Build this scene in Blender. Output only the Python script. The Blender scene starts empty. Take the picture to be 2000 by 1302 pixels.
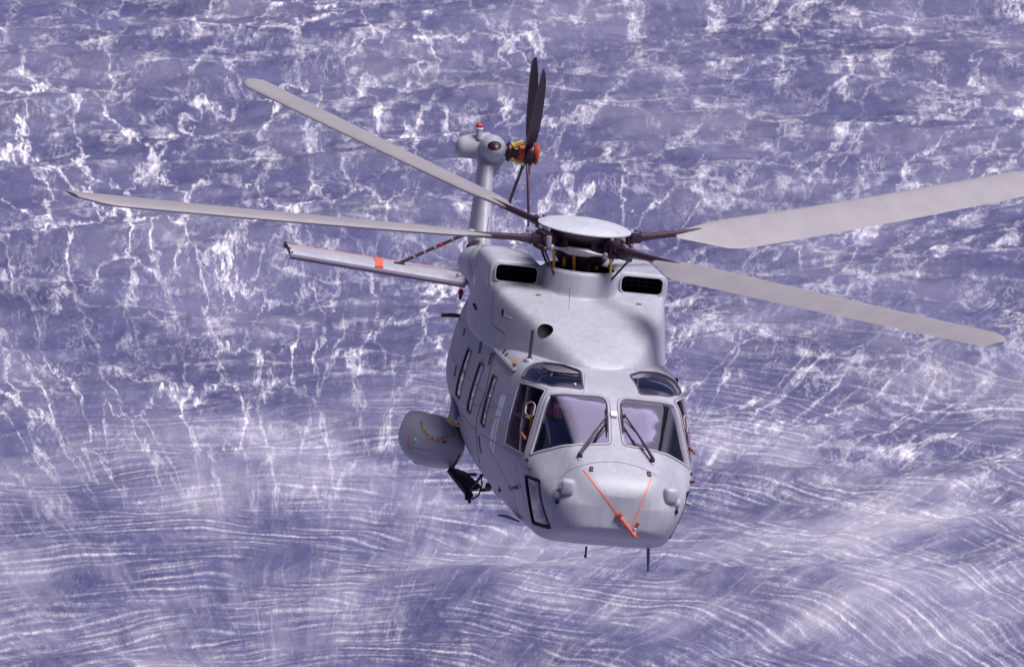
import bpy, bmesh, math, random
import numpy as np
from mathutils import Vector, Matrix, Euler
from mathutils.bvhtree import BVHTree
from mathutils import geometry as G
R_ = math.radians
PI = math.pi
random.seed(4)
SC = bpy.context.scene
COL = SC.collection

# ------------------------------------------------------------------ camera
CAM_H, CAM_Y, DEP = 36.0, -85.0, R_(18.0)
cd = bpy.data.cameras.new('camera'); cam = bpy.data.objects.new('camera', cd); COL.objects.link(cam)
cam.location = (0, CAM_Y, CAM_H); cam.rotation_euler = (PI/2-DEP, 0, 0)
cd.sensor_width = 36; cd.lens = 162; cd.clip_end = 6000; cd.clip_start = 0.5
cd.dof.use_dof = True; cd.dof.focus_distance = 59.5; cd.dof.aperture_fstop = 4.5
SC.camera = cam
WC = Matrix.Translation(cam.location) @ Euler(cam.rotation_euler).to_matrix().to_4x4()
# ------------------------------------------------------------------ light
SUN_AZ, SUN_EL = R_(66), R_(62)        # azimuth to the right of the camera's back
w = bpy.data.worlds.new('World'); SC.world = w; w.use_nodes = True
nt = w.node_tree; nt.nodes.clear()
sky = nt.nodes.new('ShaderNodeTexSky'); sky.sky_type = 'NISHITA'; sky.sun_disc = False
sky.sun_elevation = SUN_EL; sky.sun_rotation = PI-SUN_AZ
sky.dust_density = 0.6; sky.air_density = 0.8
tint = nt.nodes.new('ShaderNodeMix'); tint.data_type = 'RGBA'; tint.blend_type = 'MULTIPLY'
tint.inputs[0].default_value = 1.0; tint.inputs[7].default_value = (.48, .41, .60, 1)
bg = nt.nodes.new('ShaderNodeBackground'); bg.inputs[1].default_value = 0.05
out = nt.nodes.new('ShaderNodeOutputWorld')
wtc = nt.nodes.new('ShaderNodeTexCoord'); wmp = nt.nodes.new('ShaderNodeMapping'); wmp.inputs['Scale'].default_value = (1.0, 1.0, 2.6)
wn = nt.nodes.new('ShaderNodeTexNoise'); wn.inputs['Scale'].default_value = 1.6; wn.inputs['Detail'].default_value = 2; wn.inputs['Roughness'].default_value = .55
wr = nt.nodes.new('ShaderNodeMapRange'); wr.interpolation_type = 'SMOOTHSTEP'; wr.inputs[1].default_value = .36; wr.inputs[2].default_value = .60; wr.inputs[3].default_value = .6; wr.inputs[4].default_value = 1.0
cl = nt.nodes.new('ShaderNodeMix'); cl.data_type = 'RGBA'; cl.inputs[7].default_value = (52.0, 56.0, 52.0, 1)      # bright patch added to the sky for the windscreen to reflect
nt.links.new(wtc.outputs['Generated'], wmp.inputs[0]); nt.links.new(wmp.outputs[0], wn.inputs['Vector']); nt.links.new(wn.outputs['Fac'], wr.inputs[0])
wdot = nt.nodes.new('ShaderNodeVectorMath'); wdot.operation = 'DOT_PRODUCT'; nt.links.new(wtc.outputs['Generated'], wdot.inputs[0]); wdot.inputs[1].default_value = (.50, .35, .79)   # unseen cloud lobe, aimed so the panes reflect pale and their starboard edge stays dark
wz = nt.nodes.new('ShaderNodeMapRange'); wz.interpolation_type = 'SMOOTHSTEP'; wz.inputs[1].default_value = .70; wz.inputs[2].default_value = .93; nt.links.new(wdot.outputs['Value'], wz.inputs[0])
wm = nt.nodes.new('ShaderNodeMath'); wm.operation = 'MULTIPLY'; nt.links.new(wr.outputs[0], wm.inputs[0]); nt.links.new(wz.outputs[0], wm.inputs[1]); nt.links.new(wm.outputs[0], cl.inputs[0]); nt.links.new(sky.outputs[0], cl.inputs[6]); nt.links.new(cl.outputs[2], tint.inputs[6]); nt.links.new(tint.outputs[2], bg.inputs[0]); nt.links.new(bg.outputs[0], out.inputs[0])
sd = bpy.data.lights.new('sun', 'SUN'); sun = bpy.data.objects.new('sun', sd); COL.objects.link(sun)
sd.energy = 5.0; sd.angle = R_(28); sd.color = (1.0, 0.945, 0.93)
dirv = Vector((math.sin(SUN_AZ)*math.cos(SUN_EL), -math.cos(SUN_AZ)*math.cos(SUN_EL), math.sin(SUN_EL)))
sun.rotation_euler = dirv.to_track_quat('Z', 'Y').to_euler()
SC.view_settings.view_transform = 'Standard'; SC.view_settings.look = 'None'
SC.view_settings.exposure = -0.14; SC.view_settings.gamma = 1.0
SC.cycles.max_bounces = 8; SC.cycles.transparent_max_bounces = 12

# ------------------------------------------------------------------ helicopter frame: x forward, y port, z up
POSE = (-1.57590260e-01, -1.44625177e-01, -1.01331533e-01, 5.09505314e-01, -2.65779181e+00, 6.27440249e+01)
F = 9000.0
_a = np.array(POSE[:3]); _th = np.linalg.norm(_a); _k = _a/_th
_K = np.array([[0,-_k[2],_k[1]],[_k[2],0,-_k[0]],[-_k[1],_k[0],0]])
_R = (np.eye(3)+math.sin(_th)*_K+(1-math.cos(_th))*_K@_K) @ np.array([[0,1,0],[0,0,1],[-1,0,0]], float)
_c0 = -_R.T @ np.array(POSE[3:])
CL = Matrix(((_R[0][0], _R[1][0], -_R[2][0], _c0[0]), (_R[0][1], _R[1][1], -_R[2][1], _c0[1]),
             (_R[0][2], _R[1][2], -_R[2][2], _c0[2]), (0, 0, 0, 1)))
MH = WC @ CL.inverted()
EYE = Vector(_c0)
def ray(px, py):
    return Vector(_R.T @ np.array([(px-1000)/F, (651-py)/F, 1.0])).normalized()
def P(px, py, x=None, y=None, z=None):      # where the sight line meets a plane of the airframe
    d = ray(px, py)
    for i, v in enumerate((x, y, z)):
        if v is not None: return EYE + d*((v-EYE[i])/d[i])

# ------------------------------------------------------------------ materials
MATS = {}
def mat(name, col, rough=0.5, metal=0.0, nscale=6.0, namp=0.10, bump=0.0, spec=0.5, emis=None, coat=0):
    if name in MATS: return MATS[name]
    m = bpy.data.materials.new(name); m.use_nodes = True; t = m.node_tree; b = t.nodes['Principled BSDF']
    tc = t.nodes.new('ShaderNodeTexCoord'); n = t.nodes.new('ShaderNodeTexNoise')
    n.inputs['Scale'].default_value = nscale; n.inputs['Detail'].default_value = 6; n.inputs['Roughness'].default_value = .65
    t.links.new(tc.outputs['Object'], n.inputs['Vector'])
    r = t.nodes.new('ShaderNodeValToRGB')
    r.color_ramp.elements[0].position = .3; r.color_ramp.elements[1].position = .7
    r.color_ramp.elements[0].color = (*[c*(1-namp) for c in col], 1); r.color_ramp.elements[1].color = (*[min(1, c*(1+namp)) for c in col], 1)
    t.links.new(n.outputs['Fac'], r.inputs[0]); t.links.new(r.outputs[0], b.inputs['Base Color'])
    b.inputs['Roughness'].default_value = rough; b.inputs['Metallic'].default_value = metal
    b.inputs['Specular IOR Level'].default_value = spec
    b.inputs['Coat Weight'].default_value = coat
    mr = t.nodes.new('ShaderNodeMapRange'); mr.inputs[3].default_value = rough*.85; mr.inputs[4].default_value = min(1, rough*1.15)
    t.links.new(n.outputs['Fac'], mr.inputs[0]); t.links.new(mr.outputs[0], b.inputs['Roughness'])
    if bump:
        bp = t.nodes.new('ShaderNodeBump'); bp.inputs['Strength'].default_value = bump; bp.inputs['Distance'].default_value = .01
        t.links.new(n.outputs['Fac'], bp.inputs['Height']); t.links.new(bp.outputs[0], b.inputs['Normal'])
    MATS[name] = m; return m
GREY = (0.41, 0.415, 0.49)
def paint(name, col, rough=.42):
    """Sun-worn grey airframe paint: broad mottling, fine speckle and faint vertical grime streaks."""
    m = bpy.data.materials.new(name); m.use_nodes = True; t = m.node_tree; b = t.nodes['Principled BSDF']; L = t.links.new
    tc = t.nodes.new('ShaderNodeTexCoord')
    n1 = t.nodes.new('ShaderNodeTexNoise'); n1.inputs['Scale'].default_value = 1.6; n1.inputs['Detail'].default_value = 8; n1.inputs['Roughness'].default_value = .7
    mp = t.nodes.new('ShaderNodeMapping'); mp.inputs['Scale'].default_value = (14, 14, 1.2)
    n2 = t.nodes.new('ShaderNodeTexNoise'); n2.inputs['Scale'].default_value = 1.0; n2.inputs['Detail'].default_value = 5
    n3 = t.nodes.new('ShaderNodeTexNoise'); n3.inputs['Scale'].default_value = 60; n3.inputs['Detail'].default_value = 3
    L(tc.outputs['Object'], n1.inputs['Vector']); L(tc.outputs['Object'], mp.inputs[0]); L(mp.outputs[0], n2.inputs['Vector']); L(tc.outputs['Object'], n3.inputs['Vector'])
    a = t.nodes.new('ShaderNodeMath'); a.operation = 'MULTIPLY_ADD'; a.inputs[1].default_value = .5; L(n1.outputs['Fac'], a.inputs[0])
    s = t.nodes.new('ShaderNodeMath'); s.operation = 'MULTIPLY_ADD'; s.inputs[1].default_value = .32; L(n2.outputs['Fac'], s.inputs[0]); L(a.outputs[0], s.inputs[2])
    q = t.nodes.new('ShaderNodeMath'); q.operation = 'MULTIPLY_ADD'; q.inputs[1].default_value = .18; L(n3.outputs['Fac'], q.inputs[0]); L(s.outputs[0], q.inputs[2])
    a.inputs[2].default_value = 0
    r = t.nodes.new('ShaderNodeValToRGB'); e = r.color_ramp.elements
    e[0].position = .36; e[0].color = (*[c*.77 for c in col], 1); e[1].position = .64; e[1].color = (*[c*1.07 for c in col], 1)
    L(q.outputs[0], r.inputs[0]); L(r.outputs[0], b.inputs['Base Color'])
    mr = t.nodes.new('ShaderNodeMapRange'); mr.inputs[1].default_value = .35; mr.inputs[2].default_value = .65; mr.inputs[3].default_value = rough-.07; mr.inputs[4].default_value = rough+.1
    L(q.outputs[0], mr.inputs[0]); L(mr.outputs[0], b.inputs['Roughness'])
    bp = t.nodes.new('ShaderNodeBump'); bp.inputs['Strength'].default_value = .10; bp.inputs['Distance'].default_value = .02
    L(n1.outputs['Fac'], bp.inputs['Height']); L(bp.outputs[0], b.inputs['Normal'])
    MATS[name] = m; return m
M_SKIN = paint('airframe_grey_paint', GREY)
M_SKIN2 = paint('cowling_grey_paint', (0.43, 0.435, 0.51))
M_DISC = paint('hub_cap_paint', (0.56, 0.58, 0.65), .35)
M_SEAM = mat('seam_dark', (.16, .13, .20), .7)
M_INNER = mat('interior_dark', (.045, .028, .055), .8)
M_BLACK = mat('intake_black', (.006, .005, .010), .9)
M_RUB = mat('rubber_dark', (.045, .022, .045), .55)
M_HUB = mat('hub_dark_metal', (.045, .020, .035), .38, .35, 18, .35, .3)
M_HUB2 = mat('hub_steel', (.30, .27, .34), .4, .4, 18, .2)
M_BLADE = mat('blade_grey', (.29, .272, .295), .5, 0, 3, .08)
M_CUFF = mat('blade_root_dark', (.045, .022, .036), .45, .1, 9, .2)
M_TBLADE = mat('tail_blade_dark', (.07, .035, .055), .5, 0, 9, .2)
M_ORANGE = mat('orange_paint', (.45, .065, .02), .45, 0, 14, .25)
M_TAPE = mat('red_orange_tape', (.72, .15, .085), .5, 0, 24, .25)
M_TAPEP = mat('pale_red_tape', (.66, .24, .18), .5, 0, 24, .2)
M_RED = mat('red_lens', (.55, .02, .035), .25)
M_YEL = mat('yellow_paint', (.62, .42, .03), .5, 0, 14, .2)
M_OCHRE = mat('ochre_seal', (.60, .33, .04), .6, 0, 24, .3)
M_WHITE = mat('white_paint', (.86, .86, .88), .4, 0, 20, .06)
M_STEEL = mat('pale_steel', (.62, .58, .62), .3, .3, 14, .15)
M_BROWN = mat('seat_brown', (.30, .10, .055), .7, 0, 9, .3, .3)
M_NAVY = mat('navy_overall', (.028, .034, .15), .85, 0, 12, .25, .4)
M_FACE = mat('skin', (.78, .36, .29), .55, 0, 20, .10)
M_HAIR = mat('dark_hair', (.03, .012, .012), .7, 0, 40, .3, .5)
M_SEAL = mat('window_seal', (.075, .045, .085), .6)
M_FRAME = mat('window_frame_grey', (.36, .36, .42), .4)

def glass(name, tcol, refl, rough=.03, rcol=(.95, .9, 1), ior=1.5):
    m = bpy.data.materials.new(name); m.use_nodes = True; t = m.node_tree; t.nodes.clear()
    tr = t.nodes.new('ShaderNodeBsdfTransparent'); tr.inputs[0].default_value = (*tcol, 1)
    gl = t.nodes.new('ShaderNodeBsdfGlossy'); gl.inputs['Roughness'].default_value = rough; gl.inputs[0].default_value = (*rcol, 1)
    fr = t.nodes.new('ShaderNodeFresnel'); fr.inputs[0].default_value = ior
    tc = t.nodes.new('ShaderNodeTexCoord'); n = t.nodes.new('ShaderNodeTexNoise'); n.inputs['Scale'].default_value = 1.7; n.inputs['Detail'].default_value = 3
    t.links.new(tc.outputs['Object'], n.inputs['Vector'])
    bp = t.nodes.new('ShaderNodeBump'); bp.inputs['Strength'].default_value = .03; bp.inputs['Distance'].default_value = .03
    t.links.new(n.outputs['Fac'], bp.inputs['Height']); t.links.new(bp.outputs[0], gl.inputs['Normal']); t.links.new(bp.outputs[0], fr.inputs['Normal'])
    a = t.nodes.new('ShaderNodeMath'); a.operation = 'ADD'; a.use_clamp = True; a.inputs[1].default_value = refl
    t.links.new(fr.outputs[0], a.inputs[0])
    mx = t.nodes.new('ShaderNodeMixShader'); o = t.nodes.new('ShaderNodeOutputMaterial')
    t.links.new(a.outputs[0], mx.inputs[0]); t.links.new(tr.outputs[0], mx.inputs[1]); t.links.new(gl.outputs[0], mx.inputs[2]); t.links.new(mx.outputs[0], o.inputs[0])
    MATS[name] = m; return m
G_WS = glass('windscreen_glass', (.97, .93, .98), .12, rcol=(.93, .92, 1), ior=1.35)
G_SIDE = glass('side_glass', (.95, .9, .95), -.01, ior=1.08)
G_TOP = glass('overhead_glass', (.55, .5, .72), .42, .05)
G_CAB = glass('cabin_glass', (.30, .24, .36), .12, .05)

# ------------------------------------------------------------------ mesh helpers
def obj(name, bm, m, parent=None, smooth=True, angle=35):
    me = bpy.data.meshes.new(name)
    if isinstance(bm, bpy.types.Mesh): me = bm; me.name = name
    else: bm.normal_update(); bm.to_mesh(me); bm.free()
    for mm in (m if isinstance(m, (list, tuple)) else [m]): me.materials.append(mm)
    o = bpy.data.objects.new(name, me); COL.objects.link(o)
    if smooth:
        me.polygons.foreach_set('use_smooth', [True]*len(me.polygons))
        try: me.set_sharp_from_angle(angle=R_(angle))
        except Exception: pass
    if parent is not None: o.parent = parent
    return o
def basis(d):
    d = Vector(d).normalized(); u = Vector((0, 0, 1)) if abs(d.z) < .9 else Vector((0, 1, 0))
    a = d.cross(u).normalized(); return a, a.cross(d).normalized(), d
def ring(bm, c, a, b, ra, rb, n):
    return [bm.verts.new(Vector(c)+a*(ra*math.cos(2*PI*i/n))+b*(rb*math.sin(2*PI*i/n))) for i in range(n)]
def bridge(bm, r1, r2):
    n = len(r1)
    for i in range(n): bm.faces.new((r1[i], r1[(i+1) % n], r2[(i+1) % n], r2[i]))
def tube(bm, pts, rad, n=12, cap=True):
    pts = [Vector(p) for p in pts]; rs = rad if isinstance(rad, (list, tuple)) else [rad]*len(pts)
    prev = None
    a, b, _ = basis(pts[1]-pts[0])
    first = None
    for i, p in enumerate(pts):
        t = (pts[min(i+1, len(pts)-1)]-pts[max(i-1, 0)]).normalized()
        a = (a-t*a.dot(t)).normalized(); b = t.cross(a)
        r = ring(bm, p, a, b, rs[i], rs[i], n)
        if prev: bridge(bm, prev, r)
        else: first = r
        prev = r
    if cap: bm.faces.new(list(reversed(first))); bm.faces.new(prev)
    return bm
def box(bm, c, size, rot=None, bev=0.0):
    g = bmesh.ops.create_cube(bm, size=1); vs = g['verts']
    M = Matrix.Translation(Vector(c)) @ ((rot or Matrix.Identity(3)).to_4x4()) @ Matrix.Diagonal((*size, 1))
    bmesh.ops.transform(bm, matrix=M, verts=vs)
    if bev:
        es = list({e for v in vs for e in v.link_edges})
        bmesh.ops.bevel(bm, geom=es, offset=bev, segments=2, affect='EDGES', profile=.5)
    return bm
def lathe(bm, c, prof, axis=(0, 0, 1), n=48, cap=True):
    a, b, d = basis(axis); prev = None
    for r, h in prof:
        q = ring(bm, Vector(c)+d*h, a, b, max(r, 1e-4), max(r, 1e-4), n)
        if prev: bridge(bm, prev, q)
        else: first = q
        prev = q
    if cap: bm.faces.new(list(reversed(first))); bm.faces.new(prev)
    return bm
def sphere(bm, c, r, s=(1, 1, 1), rot=None, n=20):
    g = bmesh.ops.create_uvsphere(bm, u_segments=n, v_segments=n//2+2, radius=r)
    M = Matrix.Translation(Vector(c)) @ ((rot or Matrix.Identity(3)).to_4x4()) @ Matrix.Diagonal((*s, 1))
    bmesh.ops.transform(bm, matrix=M, verts=g['verts']); return bm
def evald(o):
    dg = bpy.context.evaluated_depsgraph_get(); dg.update()
    return bpy.data.meshes.new_from_object(o.evaluated_get(dg), preserve_all_data_layers=True, depsgraph=dg)
def tmp(bm):
    me = bpy.data.meshes.new('t'); bmesh.ops.recalc_face_normals(bm, faces=bm.faces); bm.to_mesh(me); bm.free()
    o = bpy.data.objects.new('t', me); COL.objects.link(o); return o
def kill(o):
    me = o.data; bpy.data.objects.remove(o); 
    if me.users == 0: bpy.data.meshes.remove(me)
def bvh_of(me):
    return BVHTree.FromPolygons([v.co.copy() for v in me.vertices], [tuple(p.vertices) for p in me.polygons])
def loft_cage(secs):
    """secs: list of (x, [(y,z) from bottom centre to top centre]); mirrored, ends closed."""
    bm = bmesh.new(); prev = None; loops = []
    for x, h in secs:
        pts = [(y, z) for y, z in h] + [(-y, z) for y, z in reversed(h[1:-1])]
        vs = [bm.verts.new((x, y, z)) for y, z in pts]
        if prev: bridge(bm, prev, vs)
        loops.append(vs); prev = vs
    n = len(secs[0][1])
    for vs, rev in ((loops[0], True), (loops[-1], False)):
        m = len(vs)                                         # close with quads across
        for i in range(n-1):
            a, b = vs[i], vs[i+1]; c, d = vs[(m-i-1) % m], vs[(m-i) % m]
            f = [a, b, c, d]
            u = []
            for v in f:
                if v not in u: u.append(v)
            if rev: u.reverse()
            try: bm.faces.new(u)
            except Exception: pass
    bmesh.ops.recalc_face_normals(bm, faces=bm.faces)
    return bm
def subd(bm, lv):
    o = tmp(bm); m = o.modifiers.new('s', 'SUBSURF'); m.levels = lv; m.render_levels = lv
    me = evald(o); kill(o); return me
def catmull(pts, n=6, closed=False):
    pts = [Vector(p) for p in pts]; out_ = []; N = len(pts); rng = N if closed else N-1
    for i in range(rng):
        p0 = pts[(i-1) % N] if closed or i > 0 else pts[0]; p1 = pts[i]; p2 = pts[(i+1) % N]
        p3 = pts[(i+2) % N] if closed or i+2 < N else pts[-1]
        for k in range(n):
            t = k/n
            out_.append(.5*((2*p1)+(p2-p0)*t+(2*p0-5*p1+4*p2-p3)*t*t+(3*p1-p0-3*p2+p3)*t**3))
    if not closed: out_.append(pts[-1])
    return out_
def rounded(pts, r):
    """polygon (2-D tuples) with corners rounded; r = radius or a list of them"""
    out_ = []; N = len(pts)
    for i in range(N):
        p = Vector(pts[i]); a = Vector(pts[i-1])-p; b = Vector(pts[(i+1) % N])-p
        q = r[i] if isinstance(r, (list, tuple)) else r
        if q <= 0: out_.append(tuple(p)); continue
        q1 = min(q, a.length*.45); q2 = min(q, b.length*.45); s = p+a.normalized()*q1; e = p+b.normalized()*q2
        for k in range(6):
            t = k/5; out_.append(tuple(s*(1-t)**2+p*2*t*(1-t)+e*t*t))
    return out_
class Surf:
    def __init__(s, me): s.b = bvh_of(me)
    def hit(s, px, py):
        l, n, i, d = s.b.ray_cast(EYE, ray(px, py)); return l, n
    def near(s, p):
        l, n, i, d = s.b.find_nearest(p); return l, n
    def outline(s, pxs, mirror=False):
        ps, ns = [], []
        for q in pxs:
            l, n = s.hit(*q)
            if l is None:
                d = ray(*q); t = (Vector((3, 0, 1.6))-EYE).dot(d); l, n = s.near(EYE+d*t)
            ps.append(l); ns.append(n)
        if mirror:
            ps = [Vector((p.x, -p.y, p.z)) for p in reversed(ps)]; ns = [Vector((n.x, -n.y, n.z)) for n in reversed(ns)]
        nn = sum(ns, Vector()).normalized()
        return ps, nn
    def drop(s, p, n, off):
        l, m, i, d = s.b.ray_cast(p+n*.4, -n, 1.2)
        if l is None: l, m = s.near(p)
        if m.dot(n) < 0: m = -m
        return l+m*off
def densify(ps, step, closed=True):
    out_ = []; N = len(ps)
    for i in range(N if closed else N-1):
        a, b = ps[i], ps[(i+1) % N]; k = max(1, int((b-a).length/step))
        for j in range(k): out_.append(a.lerp(b, j/k))
    if not closed: out_.append(ps[-1])
    return out_
def thick(bm, d):
    """give a sheet its thickness, inwards"""
    bm.normal_update()
    vs = list(bm.verts); fs = list(bm.faces); nv = {v: bm.verts.new(v.co-v.normal*d) for v in vs}
    be = [e for e in bm.edges if len(e.link_faces) == 1]
    for f in fs: bm.faces.new([nv[v] for v in reversed(f.verts)])
    for e in be:
        a, b = e.verts; f = e.link_faces[0]; vl = list(f.verts); i = vl.index(a)
        if vl[(i+1) % len(vl)] != b: a, b = b, a
        bm.faces.new((b, a, nv[a], nv[b]))
def patch(surf, ps, nn, off=.004, th=.006, step=.05):
    """a sheet that follows the surface inside the outline ps, seen along nn"""
    ps = densify(ps, step); a, b, d = basis(nn); o = ps[0]
    p2 = [Vector(((p-o).dot(a), (p-o).dot(b))) for p in ps]; N = len(p2)
    x0, x1 = min(p.x for p in p2), max(p.x for p in p2); y0, y1 = min(p.y for p in p2), max(p.y for p in p2)
    pts = list(p2)
    def inside(q):
        c = False
        for i in range(N):
            u, v = p2[i], p2[i-1]
            if (u.y > q.y) != (v.y > q.y) and q.x < (v.x-u.x)*(q.y-u.y)/(v.y-u.y)+u.x: c = not c
        return c
    x = x0+step*.5
    while x < x1:
        y = y0+step*.5
        while y < y1:
            q = Vector((x, y))
            if inside(q) and min((q-p).length for p in p2) > step*.4: pts.append(q)
            y += step
        x += step
    V, E_, Fc, *_r = G.delaunay_2d_cdt(pts, [], [list(range(N))], 1, 1e-5)
    dep = sum((p-o).dot(d) for p in ps)/N
    bm = bmesh.new(); vs = []
    for v in V: vs.append(bm.verts.new(surf.drop(o+a*v.x+b*v.y+d*dep, d, off)))
    for f in Fc:
        try: bm.faces.new([vs[i] for i in f])
        except Exception: pass
    bm.normal_update()
    if sum((f.normal.dot(d)*f.calc_area() for f in bm.faces)) < 0: bmesh.ops.reverse_faces(bm, faces=bm.faces)
    loose = [v for v in bm.verts if not v.link_faces]; bmesh.ops.delete(bm, geom=loose, context='VERTS')
    if th: thick(bm, th)
    return bm
def strip(surf, ps, nn, wd, off=.006, th=.01, closed=True, step=.04, bm=None, inner=None):
    """a band along ps on the surface; wd = half width (or outer, inner)"""
    wo, wi = wd if isinstance(wd, tuple) else (wd, wd)
    ps = densify(ps, step, closed); N = len(ps); a, b, d = basis(nn)
    bm = bm or bmesh.new(); sub = bmesh.new(); L = []; Rr = []
    cen = sum(ps, Vector())/N
    for i, p in enumerate(ps):
        if closed: t = ps[(i+1) % N]-ps[i-1]
        else: t = ps[min(i+1, N-1)]-ps[max(i-1, 0)]
        t = (t-d*t.dot(d)).normalized(); s = t.cross(d).normalized()
        L.append(sub.verts.new(surf.drop(p+s*wo, d, off))); Rr.append(sub.verts.new(surf.drop(p-s*wi, d, off)))
    for i in range(N if closed else N-1):
        j = (i+1) % N; sub.faces.new((L[i], Rr[i], Rr[j], L[j]))
    sub.normal_update()
    if sum(f.normal.dot(d) for f in sub.faces) < 0: bmesh.ops.reverse_faces(sub, faces=sub.faces)
    thick(sub, th)
    me = bpy.data.meshes.new('t'); sub.to_mesh(me); sub.free(); bm.from_mesh(me); bpy.data.meshes.remove(me)
    return bm
def prism(ps, nn, d0, d1, shrink=0.0):
    bm = bmesh.new(); a, b, d = basis(nn); c = sum(ps, Vector())/len(ps)
    dep = c.dot(d)
    q = [p-d*(p.dot(d)-dep) for p in ps]
    lo = [bm.verts.new(p+d*d0) for p in q]; hi = [bm.verts.new(p+d*d1) for p in q]
    bridge(bm, lo, hi); bm.faces.new(list(reversed(lo))); bm.faces.new(hi)
    bmesh.ops.recalc_face_normals(bm, faces=bm.faces)
    return bm
def booled(me, cutters, m2=None):
    """mesh me minus the cutter bmeshes; walls left by the cutters take material slot 1 when m2"""
    o = bpy.data.objects.new('t', me); COL.objects.link(o); cs = []
    for c in cutters:
        for f in c.faces: f.material_index = 0
        k = tmp(c)
        if m2: k.data.materials.append(m2)
        cs.append(k); md = o.modifiers.new('b', 'BOOLEAN'); md.operation = 'DIFFERENCE'; md.solver = 'EXACT'; md.object = k
        if m2: md.material_mode = 'TRANSFER'
    r = evald(o)
    for k in cs: kill(k)
    bpy.data.objects.remove(o); return r

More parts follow.
